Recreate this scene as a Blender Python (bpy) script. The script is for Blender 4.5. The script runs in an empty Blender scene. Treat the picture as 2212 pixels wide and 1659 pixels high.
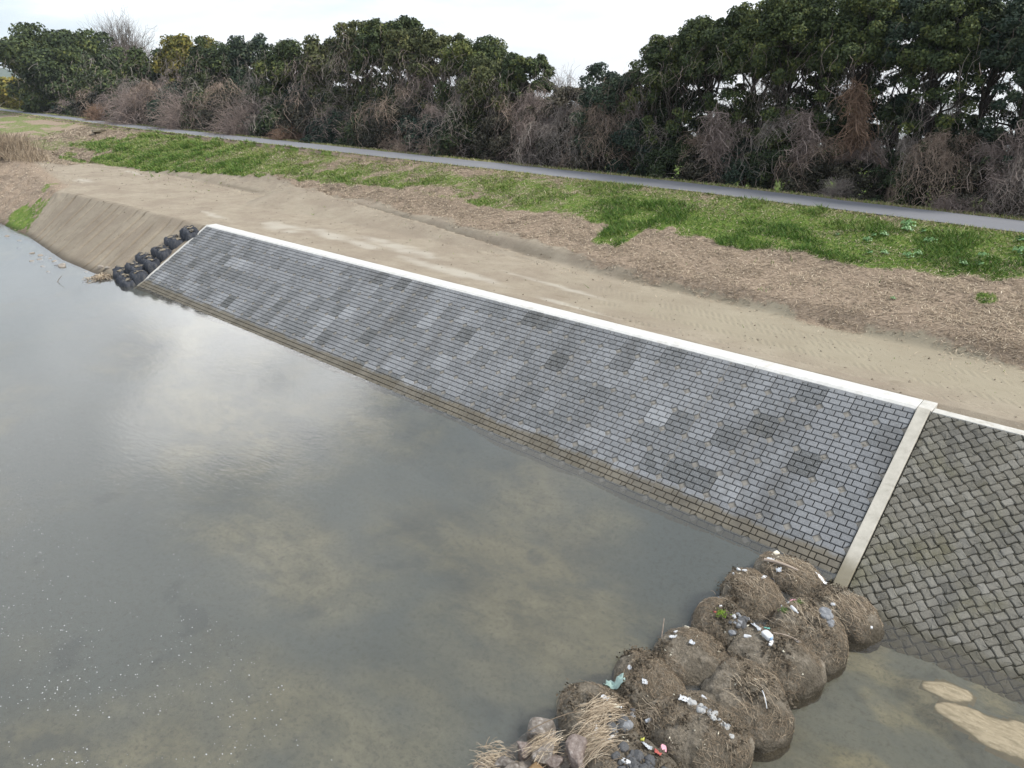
import bpy, math
import numpy as np
from mathutils import Matrix, Vector
from mathutils.bvhtree import BVHTree

S = bpy.context.scene
C = S.collection
rad = math.radians
H = 14.0

# ------------------------------------------------------------------ camera
cam_d = bpy.data.cameras.new('camera')
cam = bpy.data.objects.new('camera', cam_d); C.objects.link(cam)
cam_d.sensor_width = 36; cam_d.lens = 25.39
cam_d.clip_start = .1; cam_d.clip_end = 20000
th = math.atan((829.5 - 175) / 1560); az = math.atan((1106 + 772) / math.hypot(1560, 829.5 - 175))
hv = Vector((-math.cos(az), math.sin(az), 0)); rv = Vector((math.sin(az), math.cos(az), 0))
Fv = hv * math.cos(th) - Vector((0, 0, math.sin(th))); Uv = hv * math.sin(th) + Vector((0, 0, math.cos(th)))
m = Matrix((rv, Uv, -Fv)).transposed().to_4x4(); m.translation = Vector((0, 0, H))
cam.matrix_world = m
S.camera = cam

# ------------------------------------------------------------------ view, world, sun
S.view_settings.view_transform = 'Standard'; S.view_settings.look = 'None'
S.view_settings.exposure = 0.62; S.view_settings.gamma = 1
SUN_EL, SUN_AZ = 48, 60          # azimuth measured from +Y towards +X
W = bpy.data.worlds.new('World'); S.world = W; W.use_nodes = True
nt = W.node_tree; nt.nodes.clear()
def N(t, **k):
    n = nt.nodes.new(t)
    for a, b in k.items(): setattr(n, a, b)
    return n
def lk(a, b): nt.links.new(a, b)
out = N('ShaderNodeOutputWorld'); bg = N('ShaderNodeBackground'); bg.inputs[1].default_value = .1
sky = N('ShaderNodeTexSky', sky_type='NISHITA', sun_disc=False)
sky.sun_elevation = rad(SUN_EL); sky.sun_rotation = rad(SUN_AZ)
tc = N('ShaderNodeTexCoord'); sx = N('ShaderNodeSeparateXYZ'); lk(tc.outputs['Generated'], sx.inputs[0])
def mth(op, a, b=None, c=None):
    n = N('ShaderNodeMath', operation=op)
    for i, v in enumerate((a, b, c)):
        if v is None: continue
        if isinstance(v, (int, float)): n.inputs[i].default_value = v
        else: lk(v, n.inputs[i])
    return n.outputs[0]
zc = mth('ADD', mth('MAXIMUM', sx.outputs[2], 0.0), .16)
cb = N('ShaderNodeCombineXYZ'); lk(mth('DIVIDE', sx.outputs[0], zc), cb.inputs[0]); lk(mth('DIVIDE', sx.outputs[1], zc), cb.inputs[1])
no = N('ShaderNodeTexNoise'); no.inputs['Scale'].default_value = .9; no.inputs['Detail'].default_value = 5; no.inputs['Roughness'].default_value = .5
no.inputs['Distortion'].default_value = .4
lk(cb.outputs[0], no.inputs['Vector'])
nf2 = N('ShaderNodeTexNoise'); nf2.inputs['Scale'].default_value = 2.6; nf2.inputs['Detail'].default_value = 6; nf2.inputs['Roughness'].default_value = .55; lk(cb.outputs[0], nf2.inputs['Vector'])
cr = N('ShaderNodeValToRGB'); lk(no.outputs[0], cr.inputs[0])
cr.color_ramp.elements[0].position = .36; cr.color_ramp.elements[0].color = (3.4, 4.2, 5.4, 1)
cr.color_ramp.elements[1].position = .66; cr.color_ramp.elements[1].color = (14.5, 14.6, 14.6, 1)
e = cr.color_ramp.elements.new(.5); e.color = (7.4, 8.2, 9.3, 1)
# a bright break in the cloud and a darker bank beside it
def blob(d, r0, r1, wob=.55):
    v = Vector(d).normalized()
    n = N('ShaderNodeVectorMath', operation='DISTANCE'); lk(tc.outputs['Generated'], n.inputs[0]); n.inputs[1].default_value = v
    dd = mth('ADD', n.outputs['Value'], mth('MULTIPLY', mth('SUBTRACT', nf2.outputs[0], .5), wob))
    mr = N('ShaderNodeMapRange', interpolation_type='SMOOTHSTEP'); lk(dd, mr.inputs[0])
    mr.inputs[1].default_value = r0; mr.inputs[2].default_value = r1; mr.inputs[3].default_value = 1; mr.inputs[4].default_value = 0
    return mr.outputs[0]
def pixdir(px, py):
    d = Fv * 1560 + rv * (px - 1106) - Uv * (py - 829.5)
    return (d.x, d.y, -d.z)
def mixc(f, a, b):
    n = N('ShaderNodeMix', data_type='RGBA')
    if isinstance(f, float): n.inputs[0].default_value = f
    else: lk(f, n.inputs[0])
    for i, v in ((6, a), (7, b)):
        if isinstance(v, tuple): n.inputs[i].default_value = v
        else: lk(v, n.inputs[i])
    return n.outputs[2]
col = cr.outputs[0]
col = mixc(blob(pixdir(900, 820), .0, .22), col, (4.0, 4.8, 5.9, 1))
col = mixc(blob(pixdir(120, 1000), .05, .45, .8), col, (15.5, 15.8, 16.2, 1))
col = mixc(blob(pixdir(1150, 1330), .0, .30, .9), col, (10.5, 10.6, 10.8, 1))
col = mixc(blob(pixdir(545, 800), .02, .23, .8), col, (28, 28, 28, 1))
# towards the horizon the cloud sheet thickens to an even white
hz = N('ShaderNodeMapRange', interpolation_type='SMOOTHSTEP'); lk(sx.outputs[2], hz.inputs[0])
hz.inputs[1].default_value = .02; hz.inputs[2].default_value = .17; hz.inputs[3].default_value = 1; hz.inputs[4].default_value = 0
n2 = N('ShaderNodeTexNoise'); n2.inputs['Scale'].default_value = 3.2; n2.inputs['Detail'].default_value = 4
mp = N('ShaderNodeMapping'); mp.inputs['Scale'].default_value = (1, 1, 5); lk(tc.outputs['Generated'], mp.inputs[0]); lk(mp.outputs[0], n2.inputs['Vector'])
hr = N('ShaderNodeValToRGB'); lk(n2.outputs[0], hr.inputs[0])
hr.color_ramp.elements[0].position = .35; hr.color_ramp.elements[0].color = (6.3, 6.75, 7.2, 1)
hr.color_ramp.elements[1].position = .6; hr.color_ramp.elements[1].color = (8.2, 8.3, 8.4, 1)
col = mixc(hz.outputs[0], col, hr.outputs[0])
col = mixc(blob((-1, .13, .02), .05, .40), col, (5.2, 6.0, 6.6, 1))
# thin cloud lets a little of the clear sky through
col = mixc(.88, sky.outputs[0], col)
lk(col, bg.inputs[0]); lk(bg.outputs[0], out.inputs[0])

sl = bpy.data.lights.new('sun', 'SUN'); sl.energy = 3.0; sl.angle = rad(9); sl.color = (1, .96, .9)
so = bpy.data.objects.new('sun', sl); C.objects.link(so)
sd = Vector((math.sin(rad(SUN_AZ)) * math.cos(rad(SUN_EL)), math.cos(rad(SUN_AZ)) * math.cos(rad(SUN_EL)), math.sin(rad(SUN_EL))))
so.rotation_euler = sd.to_track_quat('Z', 'Y').to_euler(); so.location = (0, 0, 60)

# ------------------------------------------------------------------ helpers
def hash2(ix, iy, s):
    n = (ix.astype(np.int64) * 374761393 + iy.astype(np.int64) * 668265263 + s * 1442695041) & 0x7fffffff
    n = ((n ^ (n >> 13)) * 1274126177) & 0x7fffffff
    n = n ^ (n >> 16)
    return (n & 0xffffff) / float(0xffffff)
def vn(x, y, s=0):
    x = np.asarray(x, float); y = np.asarray(y, float)
    ix = np.floor(x); iy = np.floor(y); fx = x - ix; fy = y - iy
    fx = fx * fx * (3 - 2 * fx); fy = fy * fy * (3 - 2 * fy)
    a = hash2(ix, iy, s); b = hash2(ix + 1, iy, s); c = hash2(ix, iy + 1, s); d = hash2(ix + 1, iy + 1, s)
    return a + (b - a) * fx + (c - a) * fy + (a - b - c + d) * fx * fy
def fbm(x, y, s=0, o=4):
    r = 0; a = .5; t = 0
    for i in range(o):
        r = r + a * vn(np.asarray(x) * 2 ** i + 17.3 * i, np.asarray(y) * 2 ** i + 5.1 * i, s + i); t += a; a *= .55
    return r / t
def vn3(p, s=0):
    return (vn(p[:, 0] + .37 * p[:, 2], p[:, 1] - .61 * p[:, 2], s) + vn(p[:, 1] + 11, p[:, 2] + 3, s + 7) + vn(p[:, 2] + 5, p[:, 0] - 9, s + 13)) / 3
def fbm3(p, s=0, o=3):
    r = 0; a = .5; t = 0
    for i in range(o): r = r + a * vn3(p * 2 ** i + 3.7 * i, s + i); t += a; a *= .55
    return r / t
def sstep(a, b, x):
    t = np.clip((np.asarray(x, float) - a) / (b - a), 0, 1); return t * t * (3 - 2 * t)

def mk(name, V, Q, mat=None, parent=None, tone=None, smooth=False, vcol=None):
    V = np.asarray(V, np.float32).reshape(-1, 3); Q = np.asarray(Q, np.int32); k = Q.shape[1]
    me = bpy.data.meshes.new(name)
    me.vertices.add(len(V)); me.vertices.foreach_set('co', V.ravel())
    me.loops.add(Q.size); me.loops.foreach_set('vertex_index', Q.ravel())
    me.polygons.add(len(Q)); me.polygons.foreach_set('loop_start', np.arange(0, Q.size, k, dtype=np.int32))
    if smooth: me.polygons.foreach_set('use_smooth', np.ones(len(Q), bool))
    me.update(calc_edges=True)
    if tone is not None:
        a = me.attributes.new('tone', 'FLOAT', 'FACE'); a.data.foreach_set('value', np.asarray(tone, np.float32))
    if vcol is not None:
        a = me.color_attributes.new('zone', 'FLOAT_COLOR', 'POINT'); a.data.foreach_set('color', np.asarray(vcol, np.float32).ravel())
    return lnk(name, me, mat, parent)
def lnk(name, me, mat=None, parent=None):
    if mat is not None and not me.materials: me.materials.append(mat)
    o = bpy.data.objects.new(name, me); C.objects.link(o)
    if parent is not None: o.parent = parent
    return o
def mkp(name, V, P, mat=None, parent=None, tone=None, smooth=False):
    me = bpy.data.meshes.new(name); me.from_pydata([tuple(v) for v in V], [], P)
    if tone is not None:
        a = me.attributes.new('tone', 'FLOAT', 'FACE'); a.data.foreach_set('value', np.asarray(tone, np.float32))
    if smooth: me.polygons.foreach_set('use_smooth', np.ones(len(P), bool))
    me.update()
    return lnk(name, me, mat, parent)
def empty(name, loc):
    o = bpy.data.objects.new(name, None); C.objects.link(o); o.location = loc; o.empty_display_size = .3; return o
def tag(o, label, cat, group=None):
    o['label'] = label; o['category'] = cat
    if group: o['group'] = group
    return o
def kind(o, k): o['kind'] = k; return o

def tubes(P, R, sides=3):
    """P (N,K,3) centre lines, R (N,K) radii -> verts, quads"""
    P = np.asarray(P, float); n, k, _ = P.shape
    T = np.gradient(P, axis=1); T /= np.linalg.norm(T, axis=2, keepdims=True) + 1e-9
    ref = np.where(np.abs(T[..., 2:3]) > .9, np.array([1., 0, 0]), np.array([0, 0, 1.]))
    A = np.cross(T, ref); A /= np.linalg.norm(A, axis=2, keepdims=True) + 1e-9
    B = np.cross(T, A)
    an = np.arange(sides) * 2 * np.pi / sides
    V = P[:, :, None] + R[:, :, None, None] * (A[:, :, None] * np.cos(an)[None, None, :, None] + B[:, :, None] * np.sin(an)[None, None, :, None])
    idx = np.arange(n * k * sides).reshape(n, k, sides)
    a = idx[:, :-1]; b = idx[:, 1:]
    Q = np.stack([a, np.roll(a, -1, 2), np.roll(b, -1, 2), b], -1).reshape(-1, 4)
    return V.reshape(-1, 3), Q
def cat(parts):
    V = []; Q = []; T = []; o = 0
    for p in parts:
        V.append(p[0]); Q.append(p[1] + o); o += len(p[0])
        T.append(p[2] if len(p) > 2 else np.full(len(p[1]), .5))
    return np.concatenate(V), np.concatenate(Q), np.concatenate(T)

def nrm(v): return v / (np.linalg.norm(v, axis=-1, keepdims=True) + 1e-9)
def leaves(P, Nn, size, rng, asp=.55):
    """P centres, Nn normals -> rhombic leaf sprays"""
    n = len(P)
    a = nrm(np.cross(Nn, rng.normal(size=(n, 3)))); b = np.cross(nrm(Nn), a)
    s = size * rng.uniform(.6, 1.3, (n, 1))
    bend = nrm(Nn) * s * .25
    V = np.stack([P - a * s, P - b * s * asp + bend * .5, P + a * s, P + b * s * asp + bend * .5], 1).reshape(-1, 3)
    return V, np.arange(n * 4).reshape(n, 4)

# ------------------------------------------------------------------ material helpers
class M:
    def __init__(self, name, rough=.9, spec=.3):
        self.m = bpy.data.materials.new(name); self.m.use_nodes = True; self.nt = self.m.node_tree
        self.b = self.nt.nodes['Principled BSDF']; self.b.inputs['Roughness'].default_value = rough
        self.b.inputs['Specular IOR Level'].default_value = spec
        self.tc = self.n('ShaderNodeTexCoord')
    def n(self, t, **k):
        x = self.nt.nodes.new(t)
        for a, b in k.items(): setattr(x, a, b)
        return x
    def l(self, a, b): self.nt.links.new(a, b)
    def set(self, s, v):
        if isinstance(v, (int, float, tuple)): s.default_value = v
        else: self.l(v, s)
    def noise(self, scale, detail=4, rough=.6, vec=None, stretch=None, dist=0):
        v = vec or self.tc.outputs['Object']
        if stretch:
            mp = self.n('ShaderNodeMapping'); mp.inputs['Scale'].default_value = stretch[:3]
            if len(stretch) > 3: mp.inputs['Rotation'].default_value = (0, 0, stretch[3])
            self.l(v, mp.inputs[0]); v = mp.outputs[0]
        x = self.n('ShaderNodeTexNoise'); x.inputs['Scale'].default_value = scale; x.inputs['Detail'].default_value = detail
        x.inputs['Roughness'].default_value = rough; x.inputs['Distortion'].default_value = dist; self.l(v, x.inputs['Vector'])
        return x.outputs[0]
    def ramp(self, f, stops):
        r = self.n('ShaderNodeValToRGB'); self.l(f, r.inputs[0]); el = r.color_ramp.elements
        el[0].position = stops[0][0]; el[0].color = (*stops[0][1], 1); el[1].position = stops[-1][0]; el[1].color = (*stops[-1][1], 1)
        for p, c in stops[1:-1]: e = el.new(p); e.color = (*c, 1)
        return r.outputs[0]
    def mr(self, v, a, b, c=0., d=1.):
        x = self.n('ShaderNodeMapRange', interpolation_type='SMOOTHSTEP'); self.l(v, x.inputs[0])
        for i, q in enumerate((a, b, c, d)): x.inputs[i + 1].default_value = q
        return x.outputs[0]
    def mix(self, f, a, b, mode='MIX'):
        x = self.n('ShaderNodeMix', data_type='RGBA', blend_type=mode); self.set(x.inputs[0], f)
        self.set(x.inputs[6], (*a, 1) if isinstance(a, tuple) else a); self.set(x.inputs[7], (*b, 1) if isinstance(b, tuple) else b)
        return x.outputs[2]
    def math(self, op, a, b=0.):
        x = self.n('ShaderNodeMath', operation=op); self.set(x.inputs[0], a); self.set(x.inputs[1], b); return x.outputs[0]
    def attr(self, name, out='Fac'):
        x = self.n('ShaderNodeAttribute', attribute_name=name); return x.outputs[out]
    def col(self, c): self.set(self.b.inputs['Base Color'], (*c, 1) if isinstance(c, tuple) else c); return self
    def bump(self, h, s=.5, d=.05):
        x = self.n('ShaderNodeBump'); x.inputs['Strength'].default_value = s; x.inputs['Distance'].default_value = d
        self.l(h, x.inputs['Height']); self.l(x.outputs[0], self.b.inputs['Normal']); return self
    def sep(self):
        x = self.n('ShaderNodeSeparateColor'); self.l(self.attr('zone', 'Color'), x.inputs[0]); return self.math('MULTIPLY', x.outputs[0], .62)
    def xyz(self):
        x = self.n('ShaderNodeSeparateXYZ'); self.l(self.tc.outputs['Object'], x.inputs[0]); return x.outputs

# ground
g = M('earth', .95, .1)
zn = g.n('ShaderNodeAttribute', attribute_name='zone'); zs = g.n('ShaderNodeSeparateColor'); g.l(zn.outputs['Color'], zs.inputs[0])
big = g.noise(.25, 5); med = g.noise(1.1, 7, .72, stretch=(.7, 1.1, 1)); fine = g.noise(9, 5, .7)
soil = g.ramp(med, [(.3, (.238, .198, .147)), (.5, (.272, .232, .175)), (.7, (.312, .270, .206))])
soil = g.mix(g.mr(big, .42, .62, 0, .55), soil, (.205, .165, .125))
soil = g.mix(g.mr(fine, .52, .75, 0, .45), soil, (.15, .12, .085))
soil = g.mix(g.mr(g.noise(26, 3, .7), .56, .68, 0, .4), soil, (.42, .38, .31))
soil = g.mix(g.mr(g.noise(1.5, 6, .6, stretch=(.5, 1.2, 1)), .60, .70, 0, .4), soil, (.165, .13, .09))
X_, Y_, Z_ = g.xyz()
# tyre marks: rows of lugs running along the berm
def band(y0, k, w):
    yy = g.math('ABSOLUTE', g.math('SUBTRACT', Y_, g.math('ADD', g.math('MULTIPLY', X_, k), y0))); return g.mr(yy, w * .7, w, 1., 0.)
wv = g.math('SINE', g.math('ADD', g.math('MULTIPLY', X_, 19.), g.math('MULTIPLY', Y_, 12.)))
bands = g.math('MAXIMUM', g.math('MAXIMUM', band(28.9, -.04, .32), band(31.0, -.04, .32)), g.math('MAXIMUM', band(29.8, -.075, .25), band(27.7, -.02, .25)))
bands = g.math('MULTIPLY', bands, g.math('MULTIPLY', g.mr(X_, -28., -16.), g.mr(g.noise(.7, 3), .36, .52)))
lug = g.math('MULTIPLY', bands, wv)
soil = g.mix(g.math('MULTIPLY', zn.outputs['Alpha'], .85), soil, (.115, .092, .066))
soil = g.mix(g.math('MULTIPLY', bands, .2), soil, (.25, .225, .165))
soil = g.mix(g.mr(lug, .1, .9, 0, .15), soil, (.19, .165, .12))
greyish = g.math('MULTIPLY', g.mr(X_, -30., -8., 0, .6), g.mr(Y_, 27.5, 30.))
soil = g.mix(greyish, soil, (.275, .245, .175))
straw = g.ramp(g.noise(5, 6, .75, stretch=(1, 2.2, 1.5, .5)), [(.3, (.13, .098, .070)), (.48, (.235, .180, .130)), (.68, (.37, .29, .215))])
grass = g.ramp(g.noise(3.5, 6, .7), [(.32, (.055, .105, .016)), (.5, (.105, .160, .030)), (.7, (.19, .19, .07))])
silt = (.40, .37, .31)
def jit(c, lo=.35, hi=.65):
    return g.mr(g.math('ADD', c, g.math('MULTIPLY', g.math('SUBTRACT', g.noise(2.2, 6, .75), .5), 1.1)), lo, hi)
c = g.mix(jit(zs.outputs[1]), soil, straw)
c = g.mix(jit(zs.outputs[0]), c, grass)
c = g.mix(g.math('MULTIPLY', zs.outputs[2], .75), c, silt)
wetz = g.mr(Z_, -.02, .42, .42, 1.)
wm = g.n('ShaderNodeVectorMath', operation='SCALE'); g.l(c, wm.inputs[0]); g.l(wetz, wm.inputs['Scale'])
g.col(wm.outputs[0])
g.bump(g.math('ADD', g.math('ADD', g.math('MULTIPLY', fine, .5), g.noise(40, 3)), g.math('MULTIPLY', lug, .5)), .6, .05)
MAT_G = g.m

g = M('river_bed', .9, .2)
a = g.noise(.38, 9, .70, stretch=(.6, 1.0, 1, -.5), dist=.25); b = g.noise(.10, 4, .55, stretch=(.8, 1, 1, -.6)); f = g.noise(7, 6, .8)
c = g.ramp(a, [(.34, (.055, .062, .055)), (.47, (.115, .115, .085)), (.57, (.175, .162, .105)), (.75, (.26, .232, .15))])
c = g.mix(g.mr(b, .42, .58), (.105, .12, .115), c)
c = g.mix(g.sep(), c, g.ramp(g.noise(1.3, 8, .75, stretch=(.6, 1, 1, -.5)), [(.35, (.13, .125, .08)), (.5, (.235, .21, .125)), (.65, (.34, .30, .19))]))
c = g.mix(g.mr(f, .48, .66, 0, .6), c, (.07, .07, .055))
c = g.mix(g.mr(g.noise(.5, 4, .5, dist=.3), .62, .72, 0, .5), c, (.05, .06, .06))
g.col(c); g.bump(f, .6, .05); MAT_BED = g.m

g = M('wet_sand', .75, .3)
a = g.noise(4, 5, .6, stretch=(1, 3, 1, -.45)); f = g.noise(45, 4, .7)
c = g.ramp(a, [(.35, (.17, .14, .09)), (.6, (.27, .225, .15))]); c = g.mix(g.mr(f, .55, .68, 0, .55), c, (.09, .075, .05)); c = g.mix(g.mr(g.noise(20, 2), .66, .72, 0, .6), c, (.42, .38, .30))
zz = g.xyz()[2]; c = g.mix(g.mr(zz, -.435, -.395, .8, 0.), c, (.10, .088, .055)); g.col(c); g.bump(f, .3, .02); MAT_SAND = g.m

g = M('asphalt', .85, .3)
a = g.noise(.5, 5, .6, stretch=(.2, 1, 1)); f = g.noise(25, 4, .7)
c = g.ramp(a, [(.3, (.135, .137, .147)), (.7, (.178, .180, .190))]); c = g.mix(g.mr(f, .4, .7, 0, .35), c, (.14, .14, .145))
c = g.mix(g.mr(g.noise(1.3, 3, .5, stretch=(.25, 2, 1)), .74, .77, 0, .8), c, (.05, .05, .055))
g.col(c); g.bump(f, .3, .01); MAT_ROAD = g.m

def conc(name, c0, c1, stain=(.12, .10, .07), amt=.35, sc=3.):
    g = M(name, .85, .25); a = g.noise(sc, 6, .65); f = g.noise(30, 4, .7)
    c = g.ramp(a, [(.3, c0), (.7, c1)]); c = g.mix(g.mr(g.noise(1.7, 6, .7, stretch=(1, 1, 2)), .52, .72, 0, amt), c, stain)
    zz = g.xyz()[2]
    c = g.mix(g.math('MULTIPLY', g.mr(g.math('ADD', zz, g.math('MULTIPLY', g.noise(1.2), .5)), .35, .95, .75, 0.), 1.), c, (.13, .11, .065))
    g.col(c); g.bump(f, .3, .01); return g.m
MAT_COP = conc('new_concrete', (.44, .43, .40), (.56, .55, .52), (.34, .30, .25), .45)
MAT_RIB = conc('weathered_concrete', (.33, .31, .26), (.45, .42, .36), (.17, .15, .12), .5)
MAT_COPO = conc('older_coping_concrete', (.37, .36, .32), (.50, .48, .44), (.24, .19, .13), .6)

def brick(name, stops, speck, moss, bump=.4, zoff=0., st=((.098, .084, .060), (.145, .125, .09))):
    g = M(name, .9, .2); t = g.attr('tone'); c = g.ramp(t, stops)
    f = g.noise(28, 5, .75); a = g.noise(1.1, 5, .6)
    c = g.mix(g.mr(f, .48, .70, 0, .55), c, speck)
    c = g.mix(g.mr(f, .30, .44, .45, 0.), c, (.06, .062, .066))
    if moss: c = g.mix(g.mr(g.noise(.45, 5, .65), .48, .66, 0, .5), c, moss)
    c = g.mix(g.mr(g.noise(2.6, 4, .6), .70, .76, 0, .4), c, (.5, .5, .5))
    c = g.mix(g.mr(g.noise(.55, 6, .6, stretch=(1.5, .45, .45)), .48, .68, 0, .5), c, (.085, .083, .078))
    c = g.mix(g.mr(g.noise(.8, 6, .65, stretch=(2.2, .3, .3)), .58, .74, 0, .3), c, (.20, .18, .15))
    zz = g.math('ADD', g.xyz()[2], zoff)
    edge = g.math('ADD', zz, g.math('MULTIPLY', g.math('SUBTRACT', g.noise(.8, 5, .6, stretch=(1, .3, .3)), .5), .45))
    c = g.mix(g.mr(edge, .26, .40, .85, 0.), c, g.ramp(a, [(.35, st[0]), (.65, st[1])]))
    c = g.mix(g.mr(zz, -.06, .04, .6, 0.), c, (.085, .075, .045))
    g.col(c); g.bump(g.math('ADD', f, g.math('MULTIPLY', g.noise(9, 4), .8)), bump, .03); return g.m
MAT_BR = brick('split_face_block', [(0, (.082, .083, .080)), (.22, (.115, .118, .118)), (.45, (.158, .161, .164)), (.7, (.200, .204, .208)), (1, (.257, .262, .266))], (.35, .36, .37), None, .5)
MAT_BR2 = brick('old_rough_block', [(0, (.100, .092, .072)), (.5, (.150, .140, .115)), (1, (.215, .205, .178))], (.27, .258, .225), (.12, .112, .06), 1.0, .62, ((.085, .078, .058), (.125, .115, .088)))
g = M('joint_fill', .95, .1); c = g.ramp(g.noise(3), [(.3, (.020, .022, .024)), (.7, (.038, .040, .042))])
zz = g.xyz()[2]; c = g.mix(g.mr(zz, .1, .45, .9, 0.), c, (.065, .055, .038)); g.col(c); MAT_JT = g.m
g = M('old_joint_fill', .95, .1); g.col(g.ramp(g.noise(5), [(.3, (.075, .068, .052)), (.7, (.13, .12, .092))])); MAT_JT2 = g.m
g = M('mortar', .95, .1); g.col(g.ramp(g.noise(6, 5), [(.3, (.15, .138, .118)), (.7, (.245, .228, .20))])); MAT_MO = g.m

def simple(name, stops, sc=4., rough=.9, spec=.2, bump=.4, bsc=20., bd=.02, stretch=None):
    g = M(name, rough, spec); g.col(g.ramp(g.noise(sc, 5, .65, stretch=stretch), stops)); g.bump(g.noise(bsc, 4), bump, bd); return g.m
def tonal(name, stops, rough=.7, spec=.15, trans=0):
    g = M(name, rough, spec); t = g.attr('tone'); r = g.n('ShaderNodeNewGeometry').outputs['Random Per Island']
    t = g.math('ADD', t, g.math('MULTIPLY', g.math('SUBTRACT', r, .5), .45))
    g.col(g.ramp(t, stops)); return g.m
LEAF = {
 'dark': tonal('leaf_dark', [(0, (.018, .028, .014)), (.4, (.036, .052, .022)), (.75, (.068, .088, .030)), (1, (.13, .14, .040))]),
 'yellow': tonal('leaf_yellow_green', [(0, (.036, .048, .018)), (.4, (.075, .085, .024)), (.75, (.15, .14, .034)), (1, (.26, .21, .045))]),
 'olive': tonal('leaf_olive', [(0, (.024, .032, .016)), (.4, (.050, .060, .025)), (.75, (.090, .098, .038)), (1, (.16, .155, .055))]),
 'blue': tonal('leaf_deep_green', [(0, (.014, .026, .019)), (.4, (.026, .042, .028)), (.75, (.048, .066, .038)), (1, (.09, .105, .055))]),
 'grey': tonal('leaf_grey_brown', [(0, (.026, .026, .018)), (.4, (.050, .046, .032)), (.75, (.090, .080, .055)), (1, (.15, .13, .09))]),
}
VINE = {
 'mauve': tonal('vine_mauve_brown', [(0, (0.112, 0.087, 0.074)), (.5, (0.229, 0.181, 0.157)), (1, (0.391, 0.315, 0.278))]),
 'tan': tonal('vine_tan', [(0, (0.134, 0.100, 0.074)), (.5, (0.280, 0.210, 0.160)), (1, (0.469, 0.367, 0.289))]),
 'rust': tonal('vine_rust', [(0, (0.112, 0.073, 0.052)), (.5, (0.212, 0.137, 0.092)), (1, (0.335, 0.226, 0.160))]),
 'grey': tonal('vine_grey', [(0, (0.112, 0.096, 0.083)), (.5, (0.235, 0.201, 0.173)), (1, (0.403, 0.351, 0.310))]),
}
BARK = simple('bark', [(.3, (.03, .026, .021)), (.7, (.07, .062, .052))], 3, .95, .1, .8, 8, .05, (1, 1, .2))
MAT_GRASS = tonal('grass_blades', [(0, (.040, .105, .012)), (.3, (.082, .160, .024)), (.55, (.155, .218, .045)), (.8, (.24, .26, .080)), (1, (.38, .32, .20))], .6, .2)
MAT_STRAW = tonal('straw', [(0, (.15, .115, .08)), (.4, (.29, .225, .155)), (.7, (.43, .35, .25)), (1, (.58, .49, .37))], .8, .2)
MAT_BAG = None
g = M('silted_net', .95, .1); a = g.noise(2.2, 6, .7); f = g.noise(22, 5, .8)
c = g.ramp(a, [(.3, (.085, .072, .055)), (.5, (.17, .146, .114)), (.7, (.285, .25, .20))]); c = g.mix(g.mr(f, .48, .68, 0, .65), c, (.32, .27, .20))
c = g.mix(g.mr(f, .30, .47, .8, 0.), c, (.03, .026, .019))
c = g.mix(g.mr(g.noise(1.3, 4, .6), .46, .60, 0, .55), c, (.055, .046, .033))
zz = g.xyz()[2]; ez = g.math('ADD', zz, g.math('MULTIPLY', g.noise(3), .25))
c = g.mix(g.mr(ez, -.25, .15, .65, 0.), c, (.045, .038, .026)); g.col(c); vo = g.n('ShaderNodeTexVoronoi'); vo.inputs['Scale'].default_value = 13; g.l(g.tc.outputs['Object'], vo.inputs['Vector']); g.bump(g.math('ADD', g.math('MULTIPLY', f, 1.2), g.math('MULTIPLY', vo.outputs['Distance'], .8)), 1., .05); MAT_BAG = g.m
MAT_STONE = simple('river_stone', [(.3, (.24, .24, .23)), (.7, (.42, .42, .41))], 6, .8)
MAT_STONE_D = simple('dark_stone', [(.3, (.045, .045, .047)), (.7, (.11, .11, .11))], 6, .7)
MAT_STONE_M = simple('grey_stone', [(.3, (.13, .135, .14)), (.7, (.25, .255, .265))], 6, .7)
MAT_ROCK = simple('bank_rock', [(.3, (.14, .12, .10)), (.7, (.36, .32, .27))], 2.5, .9)
MAT_RUB = simple('broken_concrete', [(.3, (.11, .092, .075)), (.55, (.24, .21, .18)), (.75, (.48, .45, .42))], 2.2, .95, .1, .9, 12, .05)
MAT_RUBP = simple('pinkish_rubble', [(.3, (.13, .10, .085)), (.55, (.25, .205, .18)), (.75, (.42, .38, .35))], 2.2, .95, .1, .9, 12, .05)
MAT_RUBT = simple('tan_rubble', [(.3, (.20, .125, .06)), (.75, (.36, .25, .14))], 2.2, .95, .1, .9, 12, .05)
MAT_NET = simple('black_woven_bag', [(.3, (.020, .022, .028)), (.55, (.042, .046, .056)), (.75, (.12, .115, .105))], 3, .7, .25, 1., 14, .06, (1, 1, .35))
MAT_FILL = simple('bag_fill', [(.3, (.10, .085, .06)), (.7, (.25, .21, .15))], 5)
MAT_WHITE = simple('white_plastic', [(.3, (.40, .40, .40)), (.7, (.66, .67, .68))], 5, .5, .4)
def flat(n, c, r=.5): return simple(n, [(.3, tuple(x * .8 for x in c)), (.7, c)], 6, r, .4, .3, 15, .01)
MAT_CYAN = flat('pale_green_cloth', (.36, .48, .43), .8); MAT_BLUE = flat('pale_blue_plastic', (.32, .48, .68)); MAT_RED = flat('red_plastic', (.42, .10, .08))
MAT_PINK = flat('pink_plastic', (.68, .34, .40)); MAT_YEL = flat('yellow_green_plastic', (.60, .60, .12)); MAT_CLEAR = flat('cloudy_plastic', (.50, .52, .54), .25)
MAT_TEAL = flat('teal_plastic', (.14, .38, .32)); MAT_BLK = flat('black_rubber', (.03, .03, .035)); MAT_CREAM = flat('cream_foam', (.66, .62, .50))
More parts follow.
